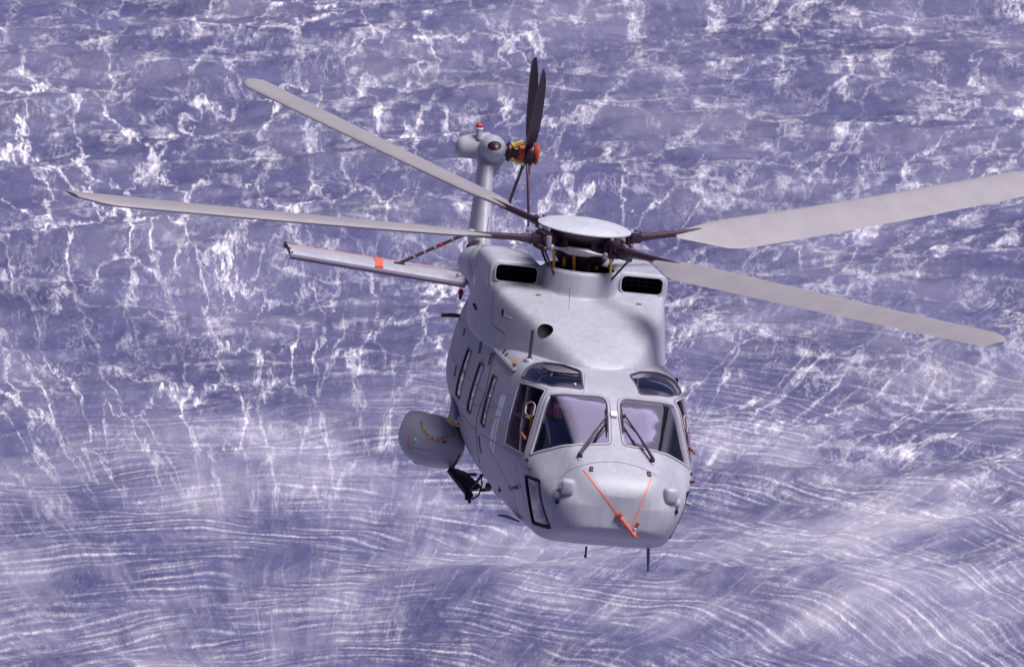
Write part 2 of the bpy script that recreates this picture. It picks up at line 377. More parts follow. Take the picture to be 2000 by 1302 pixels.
# ================================================================== the setting: sea
def build_sea():
    def axis(lo, hi, step, far, g=1.16):
        a = list(np.arange(lo, hi+1e-6, step)); s = step; x = lo
        left = []
        while x > -far: s *= g; x -= s; left.append(x)
        s = step; x = hi; right = []
        while x < far: s *= g; x += s; right.append(x)
        return np.array(left[::-1]+a+right)
    xs = axis(-15, 15, .06, 3000); ys = axis(-14, 45, .09, 3000)
    X, Y = np.meshgrid(xs, ys)
    rng = np.random.RandomState(3)
    Z = np.zeros_like(X)
    # wind sea: many small sine trains, crests mostly across the view
    for i in range(46):
        lam = 0.7*(1.11**(i % 30))*rng.uniform(.8, 1.2); th = rng.normal(R_(98), R_(28)); k = 2*PI/lam
        ph = rng.uniform(0, 2*PI); amp = .0066*lam**.92
        u = k*(X*math.cos(th)+Y*math.sin(th))+ph
        wob = .8*np.sin(X*.35/lam**.3+i)+.8*np.sin(Y*.21+i*1.7)
        if lam > 3: amp *= 1.5
        Z += amp*(1-2*np.abs(np.sin((u+wob)/2)))*.55+amp*.4*np.cos(u+wob)
    C0 = (-3.7, -15.0)
    r = np.hypot(X-C0[0], Y-C0[1]); th = np.arctan2(Y-C0[1], X-C0[0])
    wgt = np.clip((34-r)/18, 0, 1)
    wr = r+.2*np.sin(5*th+1+.2*r)+.25*np.sin(11*th-.5*r)+.3*np.sin(.6*X+.3*Y)
    Z += wgt*.020*(1-np.abs(np.sin(PI*wr/.62)))*(.6+.4*np.sin(3*th+r*.4))
    Z += wgt*.010*(1-np.abs(np.sin(PI*(wr*1.13+.3*np.sin(4*X))/.41)))
    far = np.clip((np.hypot(X, Y)-60)/60, 0, 1); Z *= 1-far*.7
    ny, nx = X.shape
    me = bpy.data.meshes.new('sea'); N = nx*ny
    me.vertices.add(N); co = np.stack([X, Y, Z], -1).astype(np.float32).ravel(); me.vertices.foreach_set('co', co)
    i = (np.arange(ny-1)[:, None]*nx+np.arange(nx-1)[None, :]).ravel()
    fc = np.stack([i, i+1, i+nx+1, i+nx], -1).astype(np.int32)
    me.loops.add(fc.size); me.loops.foreach_set('vertex_index', fc.ravel())
    me.polygons.add(len(fc)); me.polygons.foreach_set('loop_start', np.arange(0, fc.size, 4, dtype=np.int32)); me.polygons.foreach_set('loop_total', np.full(len(fc), 4, dtype=np.int32))
    me.polygons.foreach_set('use_smooth', np.ones(len(fc), dtype=bool)); me.update(calc_edges=True)
    o = bpy.data.objects.new('sea', me); COL.objects.link(o)
    o['kind'] = 'structure'; o['label'] = 'violet blue sea streaked with white foam and rotor wash ripples'; o['category'] = 'water'
    m = bpy.data.materials.new('sea_water'); m.use_nodes = True; t = m.node_tree; b = t.nodes['Principled BSDF']; L = t.links.new
    def nd(k, **kw):
        n = t.nodes.new(k)
        for a, v in kw.items(): setattr(n, a, v)
        return n
    def mth(op, a, b_=None, c=None, clamp=False):
        n = nd('ShaderNodeMath', operation=op, use_clamp=clamp)
        for q, v in enumerate((a, b_, c)):
            if v is None: continue
            if isinstance(v, (int, float)): n.inputs[q].default_value = v
            else: L(v, n.inputs[q])
        return n.outputs[0]
    def noise(vec, sc, det=4, ro=.55, dist=0.0, col=False):
        n = nd('ShaderNodeTexNoise'); L(vec, n.inputs['Vector']); n.inputs['Scale'].default_value = sc; n.inputs['Detail'].default_value = det
        n.inputs['Roughness'].default_value = ro; n.inputs['Distortion'].default_value = dist
        return n.outputs['Color' if col else 'Fac']
    def mp(v, a, b_, c=0., d=1.):
        n = nd('ShaderNodeMapRange', interpolation_type='SMOOTHSTEP'); L(v, n.inputs[0])
        for q, w_ in zip((1, 2, 3, 4), (a, b_, c, d)): n.inputs[q].default_value = w_
        return n.outputs[0]
    geo = nd('ShaderNodeTexCoord'); sep = nd('ShaderNodeSeparateXYZ'); L(geo.outputs['Object'], sep.inputs[0])
    x, y, z = sep.outputs
    dx = mth('SUBTRACT', x, C0[0]); dy = mth('SUBTRACT', y, C0[1])
    rr = mth('SQRT', mth('ADD', mth('MULTIPLY', dx, dx), mth('MULTIPLY', dy, dy)))
    ang = mth('ARCTAN2', dx, dy)
    flat = nd('ShaderNodeCombineXYZ'); L(x, flat.inputs[0]); L(y, flat.inputs[1])
    fl = flat.outputs[0]
    def warp(vec, sc, amt, det=3):
        c = noise(vec, sc, det, .6, 0, True)
        s = nd('ShaderNodeVectorMath', operation='SUBTRACT'); L(c, s.inputs[0]); s.inputs[1].default_value = (.5, .5, .5)
        q = nd('ShaderNodeVectorMath', operation='SCALE'); L(s.outputs[0], q.inputs[0]); q.inputs['Scale'].default_value = amt
        a = nd('ShaderNodeVectorMath', operation='ADD'); L(vec, a.inputs[0]); L(q.outputs[0], a.inputs[1]); return a.outputs[0]
    # radial space: streaks run away from the wash centre
    rad = nd('ShaderNodeCombineXYZ'); L(mth('MULTIPLY', ang, 30.0), rad.inputs[0]); L(mth('MULTIPLY', rr, .20), rad.inputs[1])
    rv = warp(warp(rad.outputs[0], .5, 1.5), 1.9, .45)
    sfm = nd('ShaderNodeMapping'); sfm.inputs['Scale'].default_value = (1, .32, 1); L(fl, sfm.inputs[0]); fs = sfm.outputs[0]
    def ridge(vec, sc, det, ro, lo, hi):
        n = noise(vec, sc, det, ro); a = mth('ABSOLUTE', mth('SUBTRACT', n, .5)); return mp(a, hi, lo)
    def net(vec, sc, w0, w1):
        n = nd('ShaderNodeTexVoronoi', feature='DISTANCE_TO_EDGE', voronoi_dimensions='2D'); L(vec, n.inputs['Vector']); n.inputs['Scale'].default_value = sc; n.inputs['Randomness'].default_value = 1
        return mp(n.outputs['Distance'], w1, w0)
    rv2 = warp(warp(warp(rad.outputs[0], .40, 3.0, 6), 2.2, .85, 6), 8.0, .28, 4)
    lace1 = net(rv2, .95, .00, .062)
    lace2 = net(rv2, 2.3, .00, .10)
    lace3 = ridge(fs, 4.0, 4, .65, .000, .035)
    # crests across the view
    cr = nd('ShaderNodeMapping'); cr.inputs['Scale'].default_value = (.13, .34, 1); cr.inputs['Rotation'].default_value = (0, 0, R_(4)); L(warp(fl, .35, 1.6), cr.inputs[0])
    crest = ridge(cr.outputs[0], .9, 5, .55, .002, .030)
    breakup = noise(fs, 6.5, 6, .75); big = noise(fl, .13, 3, .6); mid = noise(fs, 1.3, 4, .6)
    fine = noise(fs, 22.0, 4, .75)
    outer = mp(rr, 14.0, 25.0)                                 # 0 near the wash, 1 in the open sea
    dens = mth('MULTIPLY', mth('MULTIPLY_ADD', mp(big, .38, .62), .75, .30), mth('MULTIPLY_ADD', mp(mth('ADD', x, mth('MULTIPLY', y, .25)), -2.0, 15.0), -.50, 1.05))
    tatter = mp(mth('ADD', mth('MULTIPLY', breakup, .6), mth('MULTIPLY', mid, .4)), .40, .62)
    f1 = mth('MULTIPLY', mth('MULTIPLY', lace1, mth('MULTIPLY_ADD', tatter, .85, .15)), dens)
    f2 = mth('MULTIPLY', mth('MULTIPLY', mth('MULTIPLY', lace2, mp(breakup, .44, .62)), mp(mid, .42, .62)), mth('MULTIPLY_ADD', dens, .8, .2))
    f3 = mth('MULTIPLY', mth('MULTIPLY', crest, .8), mp(mth('ADD', mth('MULTIPLY', breakup, .5), mth('MULTIPLY', mid, .5)), .42, .58))
    f4 = mth('MULTIPLY', mth('MULTIPLY', lace3, .26), mp(mid, .45, .65))
    open_ = mth('ADD', mth('ADD', mth('MULTIPLY', f1, 1.12), mth('MULTIPLY', f2, .42)), mth('ADD', mth('MULTIPLY', f3, .32), f4))
    open_ = mth('MULTIPLY', open_, mth('MULTIPLY_ADD', outer, .80, .20))
    # rings of the downwash
    wn = noise(fl, .13, 2, .5); wn2 = noise(fs, .9, 3, .6)
    wr_ = mth('ADD', rr, mth('ADD', mth('MULTIPLY', wn, 4.5), mth('MULTIPLY', wn2, .30)))
    def rings(lam, sharp):
        s = mth('ABSOLUTE', mth('SINE', mth('MULTIPLY', wr_, PI/lam))); return mth('POWER', mth('SUBTRACT', 1.0, s), sharp)
    ringm = nd('ShaderNodeCombineXYZ'); L(mth('MULTIPLY', ang, 14.0), ringm.inputs[0]); L(mth('MULTIPLY', rr, 1.5), ringm.inputs[1])
    rn = noise(ringm.outputs[0], .45, 4, .6)
    g1 = mth('MULTIPLY', rings(.36, 2.7), mp(rn, .40, .60)); g2 = mth('MULTIPLY', rings(.21, 2.6), mp(rn, .38, .62))
    inner = mp(mth('SUBTRACT', rr, mth('MULTIPLY', dx, .45)), 27.0, 15.0)
    wash = mth('MULTIPLY', mth('ADD', mth('MULTIPLY', g1, .44), mth('MULTIPLY', g2, .26)), mth('MULTIPLY', inner, mth('MULTIPLY', mp(breakup, .36, .6, .35, 1.1), mp(fine, .35, .6, .5, 1.15))))
    # driven spray: pale veil
    veil = mth('MULTIPLY', mp(mth('ADD', mth('MULTIPLY', noise(rv, .5, 5, .65), .30), mth('MULTIPLY', noise(fl, .20, 5, .6), .70)), .42, .70), mth('MULTIPLY_ADD', inner, .20, .12))
    spk = mth('MULTIPLY', mp(fine, .55, .75), .22)
    foam = mth('ADD', mth('ADD', open_, wash), mth('ADD', veil, spk), clamp=True)
    colr = nd('ShaderNodeValToRGB'); e = colr.color_ramp.elements
    e[0].position = .34; e[0].color = (.048, .050, .132, 1); e[1].position = .64; e[1].color = (.122, .123, .250, 1)
    L(mth('ADD', mth('MULTIPLY', noise(fs, 3.0, 7, .72), .5), mth('MULTIPLY', noise(fl, .17, 4, .6), .5)), colr.inputs[0])
    mx = nd('ShaderNodeMix', data_type='RGBA'); L(foam, mx.inputs[0]); L(colr.outputs[0], mx.inputs[6]); mx.inputs[7].default_value = (.90, .87, .93, 1)
    L(mx.outputs[2], b.inputs['Base Color'])
    L(mth('MULTIPLY_ADD', foam, .45, .45), b.inputs['Roughness']); b.inputs['IOR'].default_value = 1.33
    hb = mth('ADD', mth('ADD', mth('MULTIPLY', noise(cr.outputs[0], 5.0, 6, .7), .9), mth('MULTIPLY', fine, .12)), mth('ADD', mth('MULTIPLY', g1, mth('MULTIPLY', inner, .22)), mth('MULTIPLY', foam, .10)))
    bp = nd('ShaderNodeBump'); bp.inputs['Strength'].default_value = .55; bp.inputs['Distance'].default_value = .16; L(hb, bp.inputs['Height']); L(bp.outputs[0], b.inputs['Normal'])
    me.materials.append(m)
    S_ = CAM_H/31.0                    # the pattern was laid out for a 31 m eye height; keep its proportions
    o.scale = (S_, S_, S_); o.location = (0, CAM_Y-CAM_Y*S_, 0)
build_sea()

# ================================================================== helicopter
ROOT = bpy.data.objects.new('helicopter', None); COL.objects.link(ROOT); ROOT.matrix_world = MH
ROOT['label'] = 'grey naval transport helicopter in flight low over the foaming sea'
ROOT['category'] = 'helicopter'

def sec(x, zb, yb, zl, yc, zc, ys, zs, zt, rf=.5):
    return (x, [(0, zb), (yb*.6, zb), (yb*.97, zb+.015), (yb+(yc-yb)*.30, zl), (yc-.03, zc-.16), (yc-.005, zc+.06),
                (ys+.04, zs-.12), (ys-.10, zs+(zt-zs)*.72), (ys*.5, zt-.01), (0, zt)])
ST = [
 sec(5.07, 1.07, .34, 1.10, .42, 1.30, .34, 1.42, 1.47),
 sec(5.02, .98, .50, 1.03, .60, 1.28, .46, 1.50, 1.58),
 sec(4.90, .90, .62, .98, .78, 1.30, .58, 1.62, 1.72),
 sec(4.68, .84, .70, .92, .90, 1.36, .65, 1.75, 1.85),
 sec(4.44, .75, .75, .86, .99, 1.46, .70, 1.85, 1.97),
 sec(4.34, .72, .76, .84, 1.02, 1.50, .73, 1.90, 2.03),
 sec(4.00, .61, .80, .78, 1.11, 1.60, .82, 2.10, 2.27),
 sec(3.70, .60, .83, .78, 1.17, 1.62, .90, 2.32, 2.48),
 sec(3.56, .60, .84, .78, 1.19, 1.62, .94, 2.42, 2.55),
 sec(3.30, .59, .86, .78, 1.22, 1.62, 1.00, 2.50, 2.63),
 sec(2.80, .58, .90, .78, 1.28, 1.62, 1.08, 2.54, 2.70),
 sec(1.80, .58, .95, .78, 1.36, 1.60, 1.15, 2.54, 2.73),
 sec(0.00, .58, .98, .78, 1.39, 1.60, 1.19, 2.54, 2.74),
 sec(-1.6, .58, .98, .80, 1.39, 1.62, 1.19, 2.54, 2.74),
 sec(-2.8, .62, .92, .90, 1.32, 1.68, 1.14, 2.54, 2.74),
 sec(-4.0, .95, .72, 1.2, 1.05, 1.80, .92, 2.50, 2.72),
 sec(-5.4, 1.45, .45, 1.6, .66, 2.00, .58, 2.44, 2.66),
 sec(-7.0, 1.72, .28, 1.85, .42, 2.12, .38, 2.42, 2.60),
 sec(-8.8, 1.88, .18, 1.98, .28, 2.16, .25, 2.40, 2.55),
 sec(-9.6, 2.00, .10, 2.06, .16, 2.2, .14, 2.36, 2.48),
]
body_me = subd(loft_cage(ST), 3)
B = Surf(body_me)

# window outlines (sight lines on the photographed starboard side, mirrored for the port side)
def OL(pxs, r=6, mirror=False): return B.outline(rounded(pxs, r), mirror)
WS = [(1071, 768), (1130, 769), (1189, 773), (1192, 820), (1193, 867), (1155, 868), (1117, 870), (1072, 878), (1034, 889)]
WSr = [6, 0, 22, 0, 8, 0, 0, 0, 5]
SW = [(1015, 744), (1068, 760), (1024, 890), (984, 868)]
OV = [(1019, 736), (1028, 719), (1043, 710), (1061, 707), (1098, 711), (1135, 724), (1139, 760), (1078, 754), (1046, 746)]
OVr = [3, 4, 4, 4, 6, 8, 5, 4, 4]
CH = [(1025, 927), (1054, 937), (1076, 1032), (1040, 1022)]
C1 = [(963, 730), (971, 739), (946, 835), (938, 826)]
C2 = [(937, 706), (946, 715), (919, 808), (911, 800)]
C3 = [(914, 678), (921, 687), (898, 780), (889, 771)]
wins = []
for nm, px, r, g, fw in (('windscreen', WS, WSr, G_WS, .022), ('cockpit_side_window', SW, [3, 5, 6, 3], G_SIDE, .022), ('overhead_window', OV, OVr, G_TOP, .016),
                     ('chin_window', CH, 5, G_CAB, .045), ('cabin_window', C1, 2, G_CAB, .03), ('cabin_window', C2, 2, G_CAB, .03), ('cabin_window', C3, 2, G_CAB, .03)):
    for mir in (False, True):
        ps, nn = OL(px, r, mir); wins.append((nm, ps, nn, g, fw, mir))
# fuselage shell with real openings
tb = bpy.data.objects.new('t', body_me); COL.objects.link(tb)
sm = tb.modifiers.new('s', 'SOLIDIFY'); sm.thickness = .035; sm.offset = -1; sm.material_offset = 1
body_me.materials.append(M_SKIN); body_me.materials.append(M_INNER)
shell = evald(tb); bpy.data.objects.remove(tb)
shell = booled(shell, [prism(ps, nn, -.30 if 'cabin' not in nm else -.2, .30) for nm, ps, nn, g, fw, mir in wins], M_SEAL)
fus = obj('fuselage', shell, [], ROOT, angle=28)
for nm, ps, nn, g, fw, mir in wins:
    gm = patch(B, ps, nn, -.010, .008, .06)
    w_ = obj(nm, gm, g, ROOT, angle=60)
    if nm in ('windscreen', 'cockpit_side_window'):
        f_ = obj('window_frame', strip(B, ps, nn, (fw, .004), .006, .03), M_FRAME, w_)
        obj('window_seal', strip(B, ps, nn, (.006, .012), .004, .02), M_SEAL, w_)
    else:
        obj('window_seal', strip(B, ps, nn, (fw*.6, .010), .006, .02), M_BLACK if nm == 'chin_window' else M_SEAL, w_)

# ---------------------------------------------------------------- cowling, intakes, mast fairing (one blended skin)
def csec(x, z0, yb, yu, zu, zt):
    return (x, [(0, z0), (yb*.6, z0), (yb, z0+.01), (yb-.002, z0+.12), (yb*.6+yu*.4, z0*.55+zu*.45), (yu+.03, zu-.06), (yu-.05, zu+.03), (yu*.5, zt-.01), (0, zt)])
CS = [csec(2.78, 2.50, .30, .22, 2.64, 2.67), csec(2.68, 2.45, .50, .40, 2.76, 2.79), csec(2.35, 2.45, .74, .58, 2.90, 2.95), csec(1.85, 2.45, .92, .76, 3.05, 3.12),
      csec(1.2, 2.45, 1.11, .96, 3.18, 3.20), csec(.5, 2.45, 1.23, 1.12, 3.27, 3.27), csec(-.1, 2.45, 1.29, 1.21, 3.35, 3.37), csec(-1.0, 2.45, 1.31, 1.23, 3.38, 3.42),
      csec(-2.0, 2.45, 1.20, 1.12, 3.36, 3.40), csec(-3.0, 2.45, 1.02, .88, 3.20, 3.24), csec(-4.2, 2.40, .60, .50, 2.80, 2.85), csec(-4.9, 2.40, .25, .22, 2.65, 2.67)]
def rrect(bm, x0, x1, yc, zc, wy, wz, rad, sc0=1.0, sc1=1.0, n=7):
    def lp(x, s):
        o = []
        for cx, cy, a0 in ((1, 1, 0), (-1, 1, 90), (-1, -1, 180), (1, -1, 270)):
            for k in range(n):
                a = R_(a0+90*k/(n-1)); o.append(bm.verts.new((x, yc+s*(cx*(wy/2-rad)+rad*math.cos(a)), zc+s*(cy*(wz/2-rad)+rad*math.sin(a)))))
        return o
    a = lp(x0, sc0); b_ = lp(x1, sc1); bridge(bm, a, b_); bm.faces.new(list(reversed(a))); bm.faces.new(b_); return bm
bm = loft_cage(CS)
cow = tmp(bm); md = cow.modifiers.new('s', 'SUBSURF'); md.levels = 3; cme = evald(cow); kill(cow)
bm = bmesh.new(); bm.from_mesh(cme)
for s in (-1, 1):
    rrect(bm, .06, -1.3, s*.86, 3.40, .74, .44, .13); rrect(bm, -1.3, -2.4, s*.84, 3.38, .74, .42, .13, 1, .5)
    sphere(bm, (-1.3, s*1.10, 3.36), .22, (1.3, .8, .9)); sphere(bm, (-3.0, s*.82, 3.08), .33, (1.7, .9, 1))
    tube(bm, [(-3.2, s*.80, 3.05), (-4.1, s*.84, 2.98)], [.30, .25], 24)
# mast fairing: oval stand, flared at its foot
for zz0, r0, zz1, r1 in ((3.0, .55, 3.30, .52), (3.30, .52, 3.62, .505)):
    a = ring(bm, (.06, 0, zz0), Vector((1, 0, 0)), Vector((0, 1, 0)), r0*1.05, r0, 48); b_ = ring(bm, (.06, 0, zz1), Vector((1, 0, 0)), Vector((0, 1, 0)), r1*1.05, r1, 48)
    bridge(bm, a, b_); bm.faces.new(list(reversed(a))); bm.faces.new(b_)
cow = tmp(bm)
md = cow.modifiers.new('r', 'REMESH'); md.mode = 'VOXEL'; md.voxel_size = .022; md.use_smooth_shade = True
md = cow.modifiers.new('s', 'SMOOTH'); md.factor = .5; md.iterations = 9
cme = evald(cow); kill(cow)
cut = []
for s in (-1, 1): cut.append(rrect(bmesh.new(), .30, -.55, s*.86, 3.455, .58, .24, .075))
c = bmesh.new(); a = ring(c, (.06, 0, 3.05), Vector((1, 0, 0)), Vector((0, 1, 0)), .49, .465, 48); b_ = ring(c, (.06, 0, 3.9), Vector((1, 0, 0)), Vector((0, 1, 0)), .49, .465, 48)
bridge(c, a, b_); c.faces.new(list(reversed(a))); c.faces.new(b_); cut.append(c)
CW0 = Surf(cme)
l, n_ = CW0.hit(1066, 642)                                   # ram air mouth, oval, low on the starboard front
c = bmesh.new(); sphere(c, l+Vector((.03, -.02, .0)), .115, (1.5, 1.0, 1.15)); cut.append(c)
cme.materials.clear()
for c in cut: bmesh.ops.recalc_face_normals(c, faces=c.faces)
cme2 = cme.copy(); cme2.materials.append(M_SKIN2); cme2 = booled(cme2, cut, M_BLACK)
cow = obj('engine_cowling', cme2, [], ROOT, angle=40)
CW = CW0
# lip rings of intakes
for s in (-1, 1):
    bm = bmesh.new(); n = 7; o = []
    for cx, cy, a0 in ((1, 1, 0), (-1, 1, 90), (-1, -1, 180), (1, -1, 270)):
        for k in range(n):
            a = R_(a0+90*k/(n-1)); o.append(Vector((.085, s*.86+cx*(.29-.075)+.075*math.cos(a), 3.455+cy*(.12-.075)+.075*math.sin(a))))
    o.append(o[0]); tube(bm, o, .012, 8, False); obj('intake_lip', bm, M_SKIN2, cow)
    bm = bmesh.new()
    for k in range(5): tube(bm, [(-.12, s*.86-.2+.1*k, 3.37), (-.12, s*.86-.2+.1*k, 3.54)], .006, 6)
    for k in range(2): tube(bm, [(-.12, s*.86-.27, 3.42+.06*k), (-.12, s*.86+.27, 3.42+.06*k)], .006, 6)
    obj('intake_grille', bm, M_RUB, cow)
bm = bmesh.new(); a = [Vector((.06+.5*math.cos(t), .475*math.sin(t), 3.615)) for t in np.linspace(0, 2*PI, 49)]; tube(bm, a, .014, 8, False)
obj('fairing_rim', bm, M_FRAME, cow)
def seam(surf, pxs, wd=.006, name='panel_seam', parent=fus, m=M_SEAM, off=.002, th=.006, mirror=False, closed=False, step=.05):
    ps, nn = surf.outline(pxs)
    bm = strip(surf, ps, nn, wd, off, th, closed, step)
    if mirror:
        ps, nn = surf.outline(pxs, True); strip(surf, ps, nn, wd, off, th, closed, step, bm)
    return obj(name, bm, m, parent)
def decal(surf, pxs, name, m, parent, off=.004, th=.008, r=0, mirror=False, step=.04):
    o = obj(name, patch(surf, *surf.outline(rounded(pxs, r) if r else pxs), off, th, step), m, parent)
    if mirror: obj(name, patch(surf, *surf.outline(rounded(pxs, r) if r else pxs, True), off, th, step), m, parent)
    return o
# cowling panel joins and small fittings
seam(CW, [(966, 551), (963, 600), (961, 634)], .004, 'panel_seam', cow)
seam(CW, [(961, 634), (983, 648), (986, 655), (984, 668)], .006, 'panel_seam', cow)
seam(CW, [(1113, 562), (1112, 585), (1110, 604)], .003, 'panel_seam', cow)
decal(CW, [(923, 592), (929, 592), (933, 606), (927, 604)], 'vent_slot', M_BLACK, cow)
decal(CW, [(980, 604), (984, 604), (984, 618), (980, 618)], 'latch_slot', M_BLACK, cow)
decal(CW, [(984, 613), (998, 619), (998, 622), (984, 617)], 'paint_scuff', M_STEEL, cow)
decal(CW, [(926, 540), (929, 538), (928, 556), (925, 555)], 'paint_scuff', M_WHITE, cow)
for px, py in ((1051, 577), (1248, 595)):
    l, n_ = CW.hit(px, py); bm = bmesh.new(); box(bm, l+n_*.010, (.025, .07, .016), bev=.005); obj('cowling_latch', bm, mat('latch_brown', (.30, .09, .05), .6), cow)
l, n_ = CW.hit(970, 572)
# cowling / roof joint line
jl = []
for k in range(41):
    y = -1.05+2.1*k/40
    jl.append(y)
# ---------------------------------------------------------------- fuselage details
seam(B, [(1092, 937), (1106, 922), (1136, 909), (1163, 903), (1191, 901), (1220, 904), (1246, 911), (1268, 920), (1288, 933)], .005)
seam(B, [(968, 688), (950, 760), (930, 838), (932, 868), (937, 903)], .013, 'door_edge', fus, M_SEAL, .004, .012)
seam(B, [(931, 842), (918, 830), (900, 805)], .010, 'door_edge', fus, M_FRAME, .006, .012)
seam(B, [(941, 653), (966, 679), (1006, 723)], .018, 'door_rail', fus, M_STEEL, .03, .03)
seam(B, [(941, 656), (966, 682), (1006, 726)], .014, 'door_rail', fus, M_RUB, .012, .02)
for pxs in ([(907, 641), (910, 641), (906, 655), (903, 655)], [(890, 714), (893, 714), (889, 735), (886, 735)], [(938, 664), (944, 664), (938, 690), (934, 690)],
            [(958, 690), (965, 688), (958, 712), (953, 712)], [(934, 850), (937, 850), (941, 884), (938, 884)]):
    decal(B, pxs, 'vent_slot', M_SEAL, fus)
decal(B, [(980, 690), (983, 692), (994, 679), (991, 677)], 'roof_slot', M_SEAL, fus)
l, n_ = B.hit(990, 693); bm = bmesh.new(); lathe(bm, l, [(.03, 0), (.03, .012), (.02, .016)], n_, 16); obj('roof_plug', bm, M_SEAL, fus)
decal(B, [(998, 709), (1002, 711), (1016, 700), (1012, 699)], 'worn_patch', M_OCHRE, fus)
for pxs in ([(862, 762), (880, 778), (899, 794), (918, 812)], [(938, 846), (975, 868), (1008, 888), (1024, 898)], [(1006, 906), (1019, 955), (1034, 1012), (1044, 1030)],
            [(876, 640), (871, 690), (867, 740)], [(896, 620), (884, 700), (878, 772)], [(948, 862), (972, 905), (1002, 960), (1012, 1000)], [(1140, 767), (1142, 745), (1141, 728)], [(1247, 768), (1246, 750), (1246, 736)]):
    try: seam(B, pxs, .003)
    except Exception as ex: print('seam', ex)
# worn white stencil blocks on the cockpit door, with yellow register ticks
for pxs in ([(978, 772), (983, 771), (972, 812), (967, 812)], [(984, 771), (988, 774), (977, 814), (973, 812)], [(967, 816), (971, 816), (963, 858), (957, 856)],
            [(973, 816), (976, 817), (968, 862), (965, 860)], [(958, 860), (962, 861), (960, 874), (957, 872)], [(965, 862), (967, 863), (965, 885), (962, 882)]):
    decal(B, pxs, 'white_stencil', M_WHITE, fus, .002, .004)
for pxs in ([(956, 815), (958, 814), (965, 821), (963, 823)], [(974, 832), (976, 831), (983, 838), (980, 841)], [(913, 822), (916, 820), (912, 838), (909, 839)]):
    decal(B, pxs, 'register_tick', M_YEL, fus, .002, .004)
decal(B, [(940, 701), (948, 708), (947, 711), (938, 704)], 'worn_patch', M_OCHRE, fus)
for s, (px, py) in ((-1, (1037, 913)), (1, (1340, 942))):        # small brackets below the side windows
    l, n_ = B.hit(1037, 914); l = Vector((l.x, s*abs(l.y), l.z)); n_ = Vector((n_.x, -s*n_.y, n_.z)) if s > 0 else n_
    n_.y = s*abs(n_.y)
    bm = bmesh.new(); tube(bm, [l-n_*.02, l+n_*.05], .022, 10); box(bm, l+n_*.055, (.12, .02, .012), bev=.004); obj('static_probe', bm, mat('rust_brown', (.11, .035, .03), .6), fus)
    l2 = Vector((3.56, s*1.20, 1.16)); q, m_ = B.near(l2)
    bm = bmesh.new(); tube(bm, [q-m_*.03, q+m_*.09], [.03, .02], 12); tube(bm, [q+m_*.09+Vector((-.10, 0, 0)), q+m_*.09+Vector((.02, 0, 0)), q+m_*.09+Vector((.09, s*.03, 0))], [.022, .022, .012], 12)
    box(bm, q+m_*.05, (.10, .16, .012), bev=.004); obj('pitot_tube', bm, M_SKIN2, fus)
# nose fittings
for mir in (1, -1):
    def H(px, py):
        l, n_ = B.hit(px, py); return Vector((l.x, l.y*mir, l.z)), Vector((n_.x, n_.y*mir, n_.z))
    l, n_ = H(1111, 952); bm = bmesh.new(); fwd = Vector((.86, -.22*mir, -.05)).normalized()
    a, b_, d = basis(fwd)
    rt = Matrix((fwd, fwd.cross(Vector((0, 0, 1))).normalized(), fwd.cross(Vector((0, 0, 1))).normalized().cross(fwd))).transposed()
    box(bm, l+n_*.03, (.15, .17, .20), rt, .045)
    sen = obj('sensor_fairing', bm, M_SKIN2, fus, angle=60)
    l3, n3 = H(1104, 951); bm = bmesh.new(); lathe(bm, l3+n3*.075, [(.058, -.02), (.06, .022), (.045, .032), (.01, .036)], n3, 24); obj('sensor_face', bm, M_FRAME, sen)
    l2, n2 = H(1090, 963); bm = bmesh.new(); sphere(bm, l2, .06, (1, 1, 1.1)); obj('sensor_fairing', bm, M_SKIN2, fus)
    l2, n2 = H(1089, 979); bm = bmesh.new(); lathe(bm, l2-n2*.01, [(.030, 0), (.030, .03), (.018, .036)], n2, 16); obj('sensor_lens', bm, M_BLACK, fus)
    l2, n2 = H(1155, 916); bm = bmesh.new(); box(bm, l2, (.035, .05, .075), n2.to_track_quat('X', 'Z').to_matrix(), .005); obj('nose_vent', bm, M_RUB, fus)
# orange taped lead in a V on the nose
tp = obj('tape_lead', strip(B, *B.outline([(1139, 917), (1165, 951), (1190, 983), (1210, 1010)]), .009, .004, .008, False), M_TAPE, fus)
obj('tape_lead', strip(B, *B.outline([(1273, 930), (1262, 960), (1249, 992), (1236, 1026)]), .012, .004, .008, False), M_TAPEP, fus)
ps, nn = B.outline([(1209, 1006), (1222, 1022), (1234, 1038), (1242, 1047)])
bm = bmesh.new(); q = [p+nn*.03 for p in catmull(ps, 4)]; tube(bm, q, [.016, .020, .022, .020, .018, .018, .018, .020, .022, .024, .024, .022, .018][:len(q)], 12)
for i in (1, 4, 8): tube(bm, [q[i], q[i]+(q[1]-q[0]).normalized()*.05], .027, 12)
obj('tape_lead', bm, M_TAPE, tp)
bm = bmesh.new(); l, n_ = B.hit(1208, 1005); box(bm, l+n_*.03, (.05, .075, .045), Euler((.5, .2, 0)).to_matrix(), .01); obj('tape_knot', bm, M_ORANGE, tp); bm = bmesh.new(); l, n_ = B.hit(1245, 1022); box(bm, l+n_*.02, (.035, .045, .035), Euler((-.6, 0, 0)).to_matrix(), .008)
obj('tape_knot', bm, M_ORANGE, tp)
bm = bmesh.new(); l, n_ = B.hit(1240, 1030); l2, _ = B.hit(1239, 1045); tube(bm, [l+n_*.02, l2+n_*.03], .012, 8); obj('tape_tag', bm, M_WHITE, tp)
